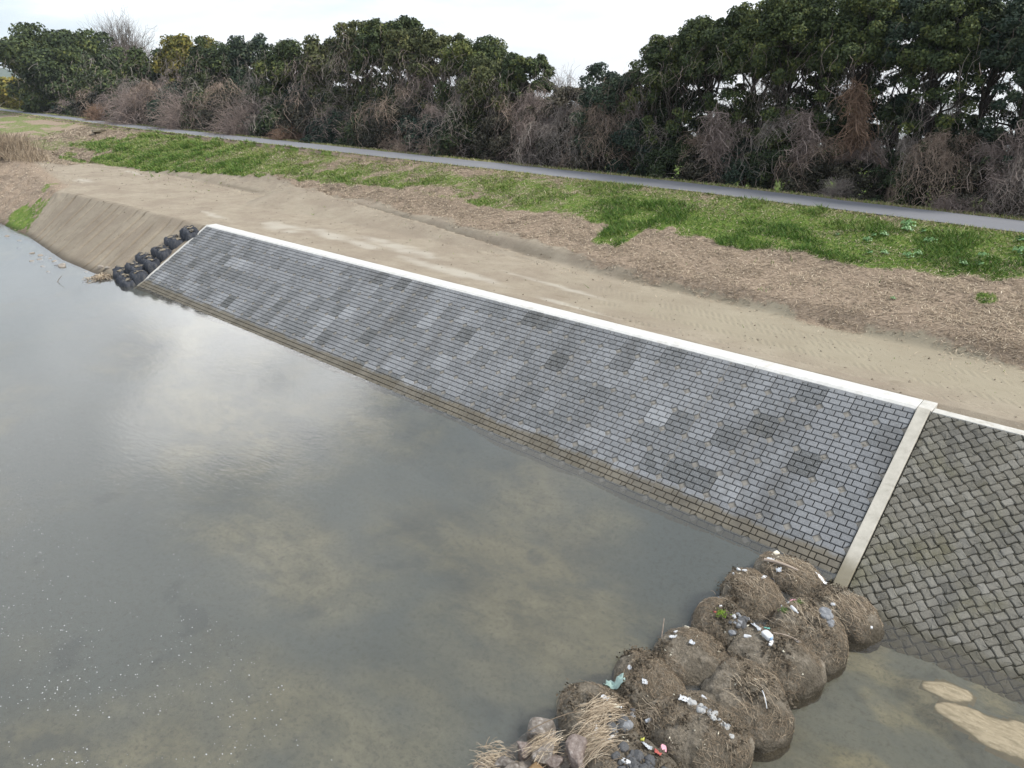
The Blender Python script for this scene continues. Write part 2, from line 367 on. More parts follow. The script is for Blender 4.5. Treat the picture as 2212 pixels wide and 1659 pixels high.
MAT_WOOD = simple('driftwood', [(.3, (.22, .17, .13)), (.7, (.42, .35, .29))], 5, .85, .2, .6, 12, .02, (.3, 3, 3))
MAT_MOSS = flat('bright_moss', (.22, .34, .04), .9); MAT_ALG = flat('green_weed', (.10, .17, .04), .9)
MAT_FOAM = simple('foam', [(.3, (.70, .71, .71)), (.7, (.85, .85, .85))], 5, .8)
MAT_FLECK = simple('fleck', [(.3, (.34, .35, .35)), (.7, (.5, .5, .5))], 5, .8)
MAT_WEED = tonal('broad_leaf', [(0, (.05, .12, .03)), (.5, (.09, .19, .06)), (1, (.17, .29, .12))], .5, .3)

def water(name, murk, fac, tint, rip=.05):
    m = bpy.data.materials.new(name); m.use_nodes = True; t = m.node_tree; t.nodes.clear()
    o = t.nodes.new('ShaderNodeOutputMaterial'); mx = t.nodes.new('ShaderNodeMixShader'); m2 = t.nodes.new('ShaderNodeMixShader')
    fr = t.nodes.new('ShaderNodeFresnel'); fr.inputs[0].default_value = 1.33
    tr = t.nodes.new('ShaderNodeBsdfTransparent'); tr.inputs[0].default_value = (*tint, 1)
    df = t.nodes.new('ShaderNodeBsdfDiffuse'); df.inputs[0].default_value = (*murk, 1)
    gl = t.nodes.new('ShaderNodeBsdfGlossy'); gl.inputs[0].default_value = (1, 1, 1, 1); gl.inputs['Roughness'].default_value = .015
    tc = t.nodes.new('ShaderNodeTexCoord'); mp = t.nodes.new('ShaderNodeMapping'); mp.inputs['Scale'].default_value = (1, 2.6, 1); mp.inputs['Rotation'].default_value = (0, 0, -.5)
    nz = t.nodes.new('ShaderNodeTexNoise'); nz.inputs['Scale'].default_value = 2.2; nz.inputs['Detail'].default_value = 4; nz.inputs['Distortion'].default_value = .6
    bp = t.nodes.new('ShaderNodeBump'); bp.inputs['Strength'].default_value = 1; bp.inputs['Distance'].default_value = rip
    t.links.new(tc.outputs['Object'], mp.inputs[0]); t.links.new(mp.outputs[0], nz.inputs['Vector']); t.links.new(nz.outputs[0], bp.inputs['Height'])
    for s in (fr, gl): t.links.new(bp.outputs[0], s.inputs['Normal'])
    m2.inputs[0].default_value = fac; t.links.new(tr.outputs[0], m2.inputs[1]); t.links.new(df.outputs[0], m2.inputs[2])
    t.links.new(fr.outputs[0], mx.inputs[0]); t.links.new(m2.outputs[0], mx.inputs[1]); t.links.new(gl.outputs[0], mx.inputs[2]); t.links.new(mx.outputs[0], o.inputs[0])
    return m
MAT_WAT = water('river_water', (.128, .128, .122), .26, (.90, .90, .86), .005)
MAT_WAT2 = water('shallow_water', (.15, .135, .11), .14, (.92, .90, .84), .012)

# ------------------------------------------------------------------ terrain
RX = [-400, -260, -226, -188, -131, -90, -66.6, -24, -5, 10, 40]; RYv = [78, 61, 58.2, 55.2, 50.5, 48.6, 47.5, 45.9, 43.9, 42.5, 39.5]
FX = [-140, -114, -105, -86, -68, -58, -46, -32, -24, -17, -12, -2.7, 20]; FYv = [37, 37.5, 38.8, 39, 38.2, 38.4, 37, 35.1, 34.1, 33.7, 33.3, 32.9, 31]
EX = [-300, -140, -114, -99, -85, -80, -56, 60]; EYv = [36, 34.5, 30.8, 27.8, 25.3, 25.7, 26.1, 26.2]
TX = [-300, -140, -92, -83, -69, -62, -58, -56, 60]; TYv = [24, 22.5, 21.2, 20.9, 19.5, 19.5, 20.0, 20.35, 20.35]
SLP = .607; PHI = math.atan(SLP); SD = Vector((0, -math.cos(PHI), -math.sin(PHI))); SN = Vector((0, -math.sin(PHI), math.cos(PHI)))
LIPY, LIPZ = 26.2, 3.55
WATL = -.42
def Rr(X): return np.interp(X, RX, RYv)
def Ff(X): return np.interp(X, FX, FYv)
def tpar(X, Y): return (Y - Ff(X)) / (Rr(X) - Ff(X))
def segd(X, Y, a, b):
    ax, ay = a; bx, by = b; dx, dy = bx - ax, by - ay
    t = np.clip(((X - ax) * dx + (Y - ay) * dy) / (dx * dx + dy * dy), 0, 1)
    return np.hypot(X - ax - t * dx, Y - ay - t * dy), t
def furrow(X, Y):
    u = X + .25 * (Y - 20) + .6 * (fbm(X * .3, Y * .12, 9) - .5); c = np.round(u / 1.7)
    off = (u / 1.7 - c - .5 * (vn(c * 5.3, c * 0 + .5, 4) - .5)) * 1.7; w = .10 + .16 * vn(c * 2.7, c * 0 + 3.5, 6)
    f_ = np.clip(1 - np.abs(off) / w, 0, 1) * np.clip(vn(c * 3.7, Y * .5, 5) * 2.4 - .55, 0, 1)
    return f_, vn(np.floor(u / 1.7 + .5) * 9.1, c * 0 + 7.7, 8)
def height(X, Y, fine=True):
    X = np.asarray(X, float); Y = np.asarray(Y, float)
    E = np.interp(X, EX, EYv); T = np.interp(X, TX, TYv); F = Ff(X); R = Rr(X)
    bedn = (fbm(X * .22, Y * .3, 3) - .5) * .7
    bed = -1.0 + bedn
    left = sstep(-62, -70, X)
    bed = np.maximum(bed, -.06 - (T - Y) * (.16 + .1 * (1 - left)) + bedn * .3)
    # sand bars below the bags
    down = sstep(-5.5, -4, X + (20 - Y) * .02)
    bed = np.where(X > -6, bed * (1 - down) + (-.75 + bedn * .35) * down, bed)
    nb_ = (fbm(X * 1.6, Y * 2.2, 14, 5) - .5) * 1.7
    d, t = segd(X, Y, (-1.05, 17.22), (3.2, 17.35)); w = (.24 + .85 * t ** .8) * (1 + .5 * nb_)
    bar = WATL + .08 * (1 - (d / w) ** 1.7) + .03 * nb_ + .015 * (fbm(X * 6, Y * 9, 15) - .5)
    bar = np.where(d < 4 * w, np.maximum(bar, -1), -9)
    bed = np.maximum(bed, bar)
    d, t = segd(X, Y, (-1.45, 17.75), (-.75, 18.05)); bed = np.maximum(bed, WATL + .06 * (1 - (d / (.22 + .12 * np.sin(t * 3.1) + .1 * nb_)) ** 1.5))
    # slope between water and berm
    k = 3.55 / np.maximum(E - T, .1)
    slope = (Y - T) * k
    wall = (X > -55.75)
    gro = 0
    if fine:
        fr_, _p = furrow(X, Y); gro = -.34 * fr_ - .06 * sstep(.5, 1, fbm(X * .9, Y * .5, 6)) + .06 * (_p - .5)
        gro = gro * sstep(-86, -81, X) * sstep(0, .5, slope) * sstep(3.6, 3.1, slope)
        rough = sstep(-82, -86, X) * (fbm(X * .8, Y * .8, 2) - .45) * .9 * sstep(-.3, .6, slope) * sstep(5.2, 3.2, slope)
        gro = gro + rough
    slope = slope + gro
    wz = (Y - LIPY) * SLP + LIPZ - .28
    slope = np.where(wall, wz, slope)
    berm = 3.55 + (0 if not fine else (fbm(X * .35, Y * .6, 21) - .5) * .10 + (fbm(X * 1.2, Y * 1.8, 22) - .5) * .05)
    berm = np.where(wall & (Y > LIPY - .3) & (Y < 26.85), 3.45, np.where(wall & (Y < 27.8), 3.60 + .075 * sstep(.35, .65, fbm(X * .5, Y * .8, 23)) , berm))
    # bumpy mound at the far left end of the berm
    berm = berm + .5 * sstep(-112, -135, X)
    low = np.minimum(slope, berm)
    low = np.maximum(low, bed)
    # embankment
    t = (Y - F) / (R - F)
    cut = .45 * sstep(0, .08, t) * (.15 + .85 * sstep(-62, -50, X))
    em = 3.55 + .5 * sstep(-112, -135, X) * (1 - np.clip(t, 0, 1)) + np.clip(cut + (3.45 - .45) * np.clip(t, 0, 1) ** .93, 0, 3.45)
    if fine:
        em = em + ((fbm(X * .55, Y * .7, 31) - .5) * .32 + (fbm(X * 2.2, Y * 2.2, 32) - .5) * .14) * sstep(0, .15, t) * sstep(1.0, .86, t)
    z = np.where(t > 0, em, low)
    far = Y - (R + 4.6)
    z = np.where(far > 0, 7.0 - 3.2 * sstep(0, 9, far) - 2.0 * sstep(50, 95, far), z)
    z = np.where((t >= .985) & (far <= 0), 6.97, z)
    return z

GB_X = [-126, -122, -118, -113.6, -113, -95, -85, -74, -68, -58, -47.5, -41, -34, -29.5, -27.0, -26.5, -24.4, -24.2, -17.5, -11, -8, -4, 10]
GB_T = [.9, .75, .6, .32, 0, 0, .14, .29, .35, .38, .37, .37, .41, .41, .41, .18, .18, .47, .44, .44, .46, .55, .5]
def green(X, Y):
    t = tpar(X, Y); t0 = np.interp(X, GB_X, GB_T)
    dens = np.interp(X, [-130, -114, -85, -75, -60, -45, -32, -27, 10], [.0, .80, .80, .72, .62, .58, .70, .94, .96])
    patch = fbm(X * .35, Y * .55, 41, 5)
    v = dens + (patch - .5) * 1.5 - .22 * sstep(.8, 1., t)
    ed = sstep(-.03, .05, t - t0 + (fbm(X * .8, Y * .8, 43) - .5) * .12)
    gg = np.clip(v, 0, 1) * ed
    lf = sstep(-112, -118, X) * sstep(.45, .62, fbm(X * .12, Y * .25, 45)) * .55 * sstep(0, .1, t)
    gg = np.maximum(gg, lf)
    # spot of grass by the water at the left, strip at the foot
    nz_ = (fbm(X * .7, Y * .9, 47) - .5) * 3.4
    gg = np.maximum(gg, sstep(2.9, 1.3, np.hypot((X + 88.5) * .6, (Y - 22.4)) + nz_) * .75)
    gg = np.maximum(gg, .8 * sstep(.07, .02, np.abs(t - .0)) * sstep(-112, -114, X) * sstep(-124, -120, X))
    gg = np.maximum(gg, sstep(.75, .2, np.hypot(X + 5.1, Y - 36.9)) * .7)
    gg = np.maximum(gg, sstep(1.6, .4, np.hypot(X + 92, Y - 26.5) + nz_ * .5) * .6)
    return np.where((Y > Rr(X) - .05), 0, gg)
def strawf(X, Y):
    t = tpar(X, Y); E = np.interp(X, EX, EYv)
    lim = np.interp(X, [-112, -70, -64, -50, -40, -20, 0], [.0, .36, .18, .12, .10, .06, -.02])
    s = sstep(-.05, .08, t - lim + (fbm(X * .4, Y * .6, 51) - .5) * .22)
    s = np.where((X < -70) & (X > -112), np.minimum(s, sstep(-.02, .06, t - np.interp(X, GB_X, GB_T))), s)
    s = np.where(X < -112, sstep(-.15, 0, t + .15), s)
    lf = sstep(-82.5, -86, X + (Y - 22) * .6) * sstep(E + 3.5, E - .5, Y) * .95
    return np.maximum(s, np.where(Y < 40, lf, 0))

def axis(pts):
    r = []
    for a, b, n in pts: r += list(np.linspace(a, b, n, endpoint=False))
    return np.array(r + [pts[-1][1]])
GXs = axis([(-3000, -1000, 6), (-1000, -300, 14), (-300, -150, 75), (-150, -90, 120), (-90, -55.8, 300), (-55.8, -55.7, 1), (-55.7, -6, 170), (-6, 3, 75), (3, 20, 35), (20, 200, 20), (200, 3000, 14)])
GYs = axis([(-3000, -100, 10), (-100, -4, 20), (-4, 14, 50), (14, 19.4, 55), (19.4, 27.6, 64), (27.6, 33, 26), (33, 49, 100), (49, 64, 40), (64, 140, 24), (140, 3000, 26)])
XX, YY = np.meshgrid(GXs, GYs, indexing='ij'); ZZ = height(XX, YY)
nx, ny = XX.shape; idx = np.arange(nx * ny).reshape(nx, ny)
Q = np.stack([idx[:-1, :-1], idx[1:, :-1], idx[1:, 1:], idx[:-1, 1:]], -1).reshape(-1, 4)
V = np.stack([XX, YY, ZZ], -1).reshape(-1, 3)
gv = green(V[:, 0], V[:, 1]); sv = strawf(V[:, 0], V[:, 1])
SILT = [(-38.6, 31.2, 5.5, 1.0), (-45.5, 30.6, 4, .9), (-32.5, 29.0, 4.5, .7), (-51, 29.9, 4, 1.3), (-41, 30.2, 3, .7), (-92.8, 30.3, 3, 1.0), (-97, 37.4, 5, .6), (-24.5, 30.6, 4.5, .25), (-29, 29, 4, .6), (-60, 29, 4, .5), (-20, 27.8, 4, .3)]
si = np.zeros(len(V))
for x, y, a, b in SILT:
    dd = ((V[:, 0] - x) / a) ** 2 + ((V[:, 1] - y + .12 * (V[:, 0] - x)) / b) ** 2 + (fbm(V[:, 0] * .9, V[:, 1] * 1.5, 61) - .5) * 1.6
    si = np.maximum(si, sstep(1.0, -.1, dd) * .9)
far = V[:, 1] > Rr(V[:, 0]) + 4.2
shoulder = (V[:, 1] > Rr(V[:, 0]) + 3.95) & (V[:, 1] < Rr(V[:, 0]) + 6)
sv = np.where(shoulder, .7, sv); gv = np.where(V[:, 1] > Rr(V[:, 0]) + 8, .9, gv)
for px_, py_, ra, rb in ((1180, 1330, 3.6, 2.6), (760, 1560, 3.2, 2.4), (330, 1640, 4.0, 2.2), (620, 1160, 4.5, 2.0), (1180, 1060, 3.0, 1.6)):
    d_ = Fv * 1560 + rv * (px_ - 1106) - Uv * (py_ - 829.5); q_ = Vector((0, 0, H)) + d_ * (-H / d_.z)
    rr_ = np.hypot((V[:, 0] - q_.x) / ra, (V[:, 1] - q_.y) / rb) + (fbm(V[:, 0] * .5, V[:, 1] * .6, 67) - .5) * 1.6
    gv = np.maximum(gv, np.where((V[:, 2] < -.12) & (V[:, 1] < 24.5), sstep(1.35, .2, rr_), 0))
gv = np.where((V[:, 2] < -.12) & (V[:, 1] < 22) & (V[:, 0] > -4.6 - (20 - V[:, 1]) * .12), .25 + .75 * sstep(.4, .6, fbm(V[:, 0] * .6, V[:, 1] * .9, 68)), gv)
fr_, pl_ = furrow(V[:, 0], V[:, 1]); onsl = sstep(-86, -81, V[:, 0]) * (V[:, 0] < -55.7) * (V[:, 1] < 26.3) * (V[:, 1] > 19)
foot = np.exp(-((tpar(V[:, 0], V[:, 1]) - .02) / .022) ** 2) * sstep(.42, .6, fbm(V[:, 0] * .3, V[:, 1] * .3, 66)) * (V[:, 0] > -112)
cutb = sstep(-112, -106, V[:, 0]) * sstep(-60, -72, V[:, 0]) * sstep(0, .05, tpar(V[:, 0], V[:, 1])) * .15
dark_soil = np.clip(onsl * (fr_ * .95 + .30 * pl_ + .15) + foot * .55 + cutb, 0, 1)  # darker soil colour in the furrows, along the embankment foot and cut band
zone = np.stack([gv, sv, si, dark_soil], 1)
cX = V[Q, 0].mean(1); cY = V[Q, 1].mean(1); cZ = V[Q, 2].mean(1)
isbar = (cX > -2.4) & (cX < 6) & (cY > 13) & (cY < 18.9) & (cZ > WATL - .035)
isbed = (cZ < -.12) & (cY < 24.5) & ~isbar
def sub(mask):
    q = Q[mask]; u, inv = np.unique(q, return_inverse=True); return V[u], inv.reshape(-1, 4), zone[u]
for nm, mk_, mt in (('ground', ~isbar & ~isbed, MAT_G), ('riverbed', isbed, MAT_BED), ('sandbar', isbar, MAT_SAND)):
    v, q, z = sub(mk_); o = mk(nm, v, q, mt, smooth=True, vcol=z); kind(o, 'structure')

# path
xs = np.linspace(-400, 40, 300); ry = Rr(xs)
wl = (vn(xs * 1.3, xs * 0, 71) - .5) * .25
rows = [np.stack([xs, ry + o + (wl if o < .5 else (-wl if o > 3.5 else 0)), np.full_like(xs, 7.03 + zz_)], 1) for o, zz_ in ((0.0, 0), (1, .03), (2, .04), (3, .03), (3.8, 0))]
Vr = np.concatenate(rows); n = len(xs); Qr = np.concatenate([np.stack([np.arange(n - 1) + r * n, np.arange(1, n) + r * n, np.arange(1, n) + (r + 1) * n, np.arange(n - 1) + (r + 1) * n], 1) for r in range(4)])
kind(mk('path', Vr, Qr, MAT_ROAD, smooth=True), 'structure')

# water: upstream pool and the lower water beyond the row of bags
WB = [(-4.6, 20.6), (-5.1, 18.9), (-5.4, 17.4), (-5.5, 15.8), (-5.5, 14.1), (-5.7, 12.6), (-5.9, 11.2), (-6.3, 9.6), (-7.0, 8.0), (-9.5, 3), (-18, -14), (-60, -98)]
def poly(name, pts, z, mat):
    return mkp(name, [(x, y, z) for x, y in pts], [list(range(len(pts)))], mat)
up = [(-3000, -3000), (-60, -3000)] + WB[::-1] + [(-4.6, 21.5), (-50, 21.5), (-56, 21.2), (-80, 23), (-140, 26), (-3000, 26)]
kind(poly('river_water', up, 0, MAT_WAT), 'structure')
dn = [(-60, -3000), (3000, -3000), (3000, 21)] + [(-4.3, 21)] + [(x, y) for x, y in WB]
kind(poly('downstream_water', dn, WATL, MAT_WAT2), 'structure')

kind(poly('far_water', [(-3000, 150), (3000, 150), (3000, 3000), (-3000, 3000)], 2.3, MAT_WAT), 'structure')

# ------------------------------------------------------------------ revetment of block panels
rng = np.random.default_rng(5)
def P3(x, s, h):       # x along wall, s down from the lip, h above the slope
    return (x, LIPY + SD.y * s + SN.y * h, LIPZ + SD.z * s + SN.z * h)
def clip_half(poly, a, b, c):
    out = []
    for i in range(len(poly)):
        p = poly[i]; q = poly[(i + 1) % len(poly)]; dp = a * p[0] + b * p[1] - c; dq = a * q[0] + b * q[1] - c
        if dp <= 0: out.append(p)
        if (dp < 0 < dq) or (dq < 0 < dp):
            t = dp / (dp - dq); out.append((p[0] + (q[0] - p[0]) * t, p[1] + (q[1] - p[1]) * t))
    return out
def inset(poly, d):
    n = len(poly); out = []; cx = sum(p[0] for p in poly) / n; cy = sum(p[1] for p in poly) / n
    L = []
    for i in range(n):
        p = poly[i]; q = poly[(i + 1) % n]; ex, ey = q[0] - p[0], q[1] - p[1]; l = math.hypot(ex, ey)
        if l < 1e-6: return None
        nx_, ny_ = ey / l, -ex / l
        if nx_ * (cx - p[0]) + ny_ * (cy - p[1]) > 0: nx_, ny_ = -nx_, -ny_
        L.append((nx_, ny_, nx_ * p[0] + ny_ * p[1] - d))
    r = poly
    for a, b, c in L: 
        r = clip_half(r, a, b, c)
        if len(r) < 3: return None
    return r
def area(p): return abs(sum(p[i][0] * p[(i + 1) % len(p)][1] - p[(i + 1) % len(p)][0] * p[i][1] for i in range(len(p)))) / 2
class PB:
    def __init__(s): s.V = []; s.P = []; s.T = []
    def slab(s, poly, h0, h1, bev, tone, jit=0, tilt=(0, 0)):
        if area(poly) < .003: return
        top = inset(poly, bev)
        if top is None or len(top) < 3 or len(top) != len(poly): top = [(sum(p[0] for p in poly) / len(poly) * .2 + q[0] * .8, sum(p[1] for p in poly) / len(poly) * .2 + q[1] * .8) for q in poly]
        n = len(poly); b = len(s.V); cx = sum(p[0] for p in poly) / n; cy = sum(p[1] for p in poly) / n
        sgn = sum(poly[i][0] * poly[(i + 1) % n][1] - poly[(i + 1) % n][0] * poly[i][1] for i in range(n)) < 0
        # (x, s) has s pointing down the slope, so orientation flips
        s.V += [P3(x, y, h0) for x, y in poly]
        s.V += [P3(x, y, h1 * .72) for x, y in poly]
        s.V += [P3(x, y, h1 + rng.uniform(-jit, jit) + (x - cx) * tilt[0] + (y - cy) * tilt[1]) for x, y in top]
        if jit > .006:
            s.V.append(P3(cx, cy, h1 + jit * rng.uniform(.1, .7))); cen = len(s.V) - 1
        else: cen = None
        def add(f): s.P.append(f if sgn else f[::-1]); s.T.append(tone)
        for k in (0, 1):
            for i in range(n):
                j = (i + 1) % n; add([b + k * n + i, b + k * n + j, b + (k + 1) * n + j, b + (k + 1) * n + i])
        if cen is None: add([b + 2 * n + i for i in range(n)])
        else:
            for i in range(n): add([b + 2 * n + i, b + 2 * n + (i + 1) % n, cen])
bs = PB(); mo = PB(); jt = PB()
PW, PH, CH = .975, 1.0, .165
x_end, ncol, nrow = -4.78, 52, 8
x_start = x_end - PW * ncol
for i in range(ncol):
    cn = vn(np.array(i * .23), np.array(.5), 8)
    for j in range(nrow):
        x0 = x_start + i * PW; s0 = .02 + j * PH
        r = rng.random(); pt = .47 + .145 * rng.normal() + .12 * (float(vn(np.array(i * .3), np.array(j * .4), 88)) - .5)
        if r < .15: pt -= .12
        elif r < .20: pt -= .22
        elif r > .9: pt += .15
        gp = .012
        xa, xb, sa, sb = x0 + gp, x0 + PW - gp, s0 + gp, s0 + PH - gp
        for k in range(4):
            c0 = s0 + k * PH / 4; c1 = c0 + PH / 4
            cuts = [0, .39, .78, PW] if k % 2 else [0, .195, .585, PW]
            for a, b in zip(cuts[:-1], cuts[1:]):
                g_ = .0145
                p = [(max(x0 + a + g_, xa), max(c0 + g_, sa)), (min(x0 + b - g_, xb), max(c0 + g_, sa)), (min(x0 + b - g_, xb), min(c1 - g_, sb)), (max(x0 + a + g_, xa), min(c1 - g_, sb))]
                for sxg, syg in ((1, 1), (1, -1), (-1, 1), (-1, -1)):
                    cxn = x0 + (PW if sxg > 0 else 0); cyn = s0 + (PH if syg > 0 else 0)
                    p = clip_half(p, sxg, syg, sxg * cxn + syg * cyn - CH)
                    if len(p) < 3: break
                if len(p) >= 3:
                    bs.slab(p, -.05, .065, .014, min(1, max(0, pt + .06 * rng.normal())), .004, (rng.normal() * .02, rng.normal() * .02))
        # mortar diamond at the lower right corner
        if j < nrow - 1:
            cx, cy = x0 + PW, s0 + PH; d = CH * .98
            mo.slab([(cx - d, cy), (cx, cy - d), (cx + d, cy), (cx, cy + d)], -.05, .022, .02, .5)
            if rng.random() < .55:
                d *= .45; mo.slab([(cx - d, cy), (cx, cy - d), (cx + d, cy), (cx, cy + d)], .02, .04, .01, .5)
    if (ncol - 1 - i) % 10 == 6 and i:
        xx = x_start + i * PW; mo.slab([(xx - .03, .02), (xx + .03, .02), (xx + .03, 7.2), (xx - .03, 7.2)], -.05, .035, .004, .5)
cX = (x_start + x_end) / 2
rev = tag(empty('revetment', (cX, 20.3, 0)), 'long new river wall of smooth grey rectangular blocks laid in courses under a white coping', 'wall')
def local(o):            # geometry was written in world coordinates; move it under its root
    p = o.parent.location; o.data.transform(Matrix.Translation(-p)); return o
def base_plate(x0, x1, s1, name, mat, parent):
    v = [P3(x0, -.02, 0), P3(x1, -.02, 0), P3(x1, s1, 0), P3(x0, s1, 0), P3(x0, -.02, -.2), P3(x1, -.02, -.2), P3(x1, s1, -.2), P3(x0, s1, -.2)]
    return mkp(name, v, [[3, 2, 1, 0], [4, 5, 6, 7], [0, 1, 5, 4], [1, 2, 6, 5], [2, 3, 7, 6], [3, 0, 4, 7]], mat, parent)
nb = len(bs.V); bo = local(mkp('block_facing', bs.V + mo.V, bs.P + [[i + nb for i in f] for f in mo.P], MAT_BR, rev, bs.T + mo.T))
bo.data.materials.append(MAT_MO); mi = np.zeros(len(bo.data.polygons), np.int32); mi[len(bs.P):] = 1; bo.data.polygons.foreach_set('material_index', mi)
local(base_plate(x_start, x_end, 8.1, 'joint_bed', MAT_JT, rev))
def prism(name, prof, x0, x1, mat, parent, bev=0):
    """profile of (y, z) extruded along X"""
    n = len(prof); v = [(x0, y, z) for y, z in prof] + [(x1, y, z) for y, z in prof]
    f = [list(range(n))[::-1], [n + i for i in range(n)]] + [[i, (i + 1) % n, n + (i + 1) % n, n + i] for i in range(n)]
    o = mkp(name, v, f, mat, parent)
    if bev:
        b = o.modifiers.new('bevel', 'BEVEL'); b.width = bev; b.segments = 2; b.limit_method = 'ANGLE'
    return o
cuts = [x_start - .12] + [x_end - PW * k for k in (46, 36, 26, 16, 6)] + [x_end + .0]
for a, b in zip(cuts[:-1], cuts[1:]):
    o = local(prism('coping', [(LIPY - .10, LIPZ - .12), (LIPY - .10, LIPZ + .03), (LIPY + .02, LIPZ + .10), (LIPY + .74, LIPZ + .11), (LIPY + .74, LIPZ - .4), (LIPY, LIPZ - .4)], a + .006, b - .006, MAT_COP, rev, .015))
# thin concrete edge at the far end
v = []
for xx in (x_start - .16, x_start - .015):
    v += [P3(xx, -.1, -.5), P3(xx, -.1, .09), P3(xx, 8.1, .09), P3(xx, 8.1, -.5)]
local(mkp('end_edge', v, [[0, 1, 2, 3], [7, 6, 5, 4], [1, 0, 4, 5], [2, 1, 5, 6], [3, 2, 6, 7], [0, 3, 7, 4]], MAT_COP, rev))

# concrete rib between the two walls
rib = tag(empty('concrete_rib', (-4.55, 20.3, 0)), 'pale concrete rib running down the slope between the new and the old block wall', 'rib')
v = []
for xx in (x_end + .02, x_end + .42):
    v += [P3(xx, -.02, -.3), P3(xx, -.02, .14), P3(xx, 8.0, .14), P3(xx, 8.0, -.3)]
o = local(mkp('sloping_beam', v, [[0, 1, 2, 3], [7, 6, 5, 4], [1, 0, 4, 5], [2, 1, 5, 6], [3, 2, 6, 7], [0, 3, 7, 4]], MAT_RIB, rib))
b = o.modifiers.new('bevel', 'BEVEL'); b.width = .02; b.segments = 2
local(prism('top_block', [(LIPY - .06, LIPZ - .1), (LIPY - .06, LIPZ + .09), (LIPY + .74, LIPZ + .125), (LIPY + .74, LIPZ - .4)], x_end + .01, x_end + .46, MAT_COPO, rib, .02))

# old wall in herringbone
hb = PB(); c45 = math.cos(math.pi / 4); HL, HW = .335, .235; HP = (HL + HW) / 2
XA, XB, SB = x_end + .46, 6.0, 8.6
for ix in range(-60, 60):
    for iy in range(-60, 60):
        a_, b_ = ((HL, HW) if (ix + iy) % 2 else (HW, HL)); g_ = .009; cx_, cy_ = ix * HP + rng.normal() * .004, iy * HP + rng.normal() * .004
        q_ = .03                                   # worn corners
        pts = [(-a_/2+g_+q_, -b_/2+g_), (a_/2-g_-q_, -b_/2+g_), (a_/2-g_, -b_/2+g_+q_), (a_/2-g_, b_/2-g_-q_), (a_/2-g_-q_, b_/2-g_), (-a_/2+g_+q_, b_/2-g_), (-a_/2+g_, b_/2-g_-q_), (-a_/2+g_, -b_/2+g_+q_)]
        pts = [(cx_ + x + rng.uniform(-.007, .007), cy_ + y + rng.uniform(-.007, .007)) for x, y in pts]
        pts = [((x + y) * c45 + 1, (x - y) * c45 + 3) for x, y in pts]
        if max(p[0] for p in pts) < XA or min(p[0] for p in pts) > XB or max(p[1] for p in pts) < .02 or min(p[1] for p in pts) > SB: continue
        for a, b, c in ((-1, 0, -XA), (1, 0, XB), (0, -1, -.02), (0, 1, SB)):
            pts = clip_half(pts, a, b, c)
            if len(pts) < 3: break
        if len(pts) < 3: continue
        hb.slab(pts, -.05, .075 + rng.uniform(-.010, .010), .024, min(1, max(0, .5 + .2 * rng.normal())), .014, (rng.normal() * .07, rng.normal() * .07))
old = tag(empty('old_revetment', (1, 20.3, 0)), 'older mossy river wall of rough blocks laid in herringbone at the right edge', 'wall')
local(mkp('block_facing', hb.V, hb.P, MAT_BR2, old, hb.T))
local(base_plate(XA, XB, SB + .1, 'joint_bed', MAT_JT2, old))
local(prism('coping', [(LIPY - .06, LIPZ - .1), (LIPY - .06, LIPZ + .07), (LIPY + .34, LIPZ + .075), (LIPY + .34, LIPZ - .4)], x_end + .48, XB, MAT_COPO, old, .02))
# ------------------------------------------------------------------ stone bags (weir)
def sphere_grid(nu, nv):
    u = np.linspace(0, 2 * np.pi, nu, endpoint=False); v = np.linspace(0, np.pi, nv)
    U, Vv = np.meshgrid(u, v, indexing='ij')
    D = np.stack([np.cos(U) * np.sin(Vv), np.sin(U) * np.sin(Vv), np.cos(Vv)], -1).reshape(-1, 3)
    idx = np.arange(nu * nv).reshape(nu, nv); a = idx; b = np.roll(idx, -1, 0)
    return D, np.stack([a[:, :-1], a[:, 1:], b[:, 1:], b[:, :-1]], -1).reshape(-1, 4)
SG, SQ = sphere_grid(110, 60)
BAGS = [  # x, y, rx, ry, top, label
 (-6.23, 17.5, .98, .95, .62, 'stone bag second from the new wall, with three white foam bits on its top'),
 (-5.75, 19.15, 1.05, .92, .55, 'straw-covered stone bag at the foot of the new wall, carrying a driftwood plank'),
 (-6.30, 15.8, .98, .92, .62, 'stone bag with bright green moss and a nest of grey stones'),
 (-4.05, 18.85, 1.0, .95, .42, 'dark straw-covered stone bag nearest the foot of the old herringbone wall'),
 (-4.45, 17.2, 1.12, 1.1, .60, 'stone bag with a string of bluish stones on its right shoulder'),
 (-4.75, 15.55, 1.2, 1.1, .62, 'broad stone bag carrying the white carton and the long pale stick'),
 (-6.30, 14.05, 1.0, 1.0, .66, 'smooth rounded stone bag with a stake standing at its water edge'),
 (-6.72, 12.6, 1.0, .95, .60, 'pale rounded stone bag beside the green cloth in the water'),
 (-4.68, 13.8, 1.18, 1.12, .62, 'wide stone bag with dry reeds and one white rod across its top'),
 (-5.05, 12.1, 1.28, 1.12, .64, 'large stone bag with a line of white stones along its crown'),
 (-6.88, 10.75, 1.25, 1.02, .55, 'stone bag torn open over dark stones under a sheaf of reeds'),
 (-5.45, 10.2, 1.3, 1.05, .62, 'stone bag at the bottom edge with a dark stony hollow and a pink sponge'),
]
trees_bvh = []; bag_objs = []
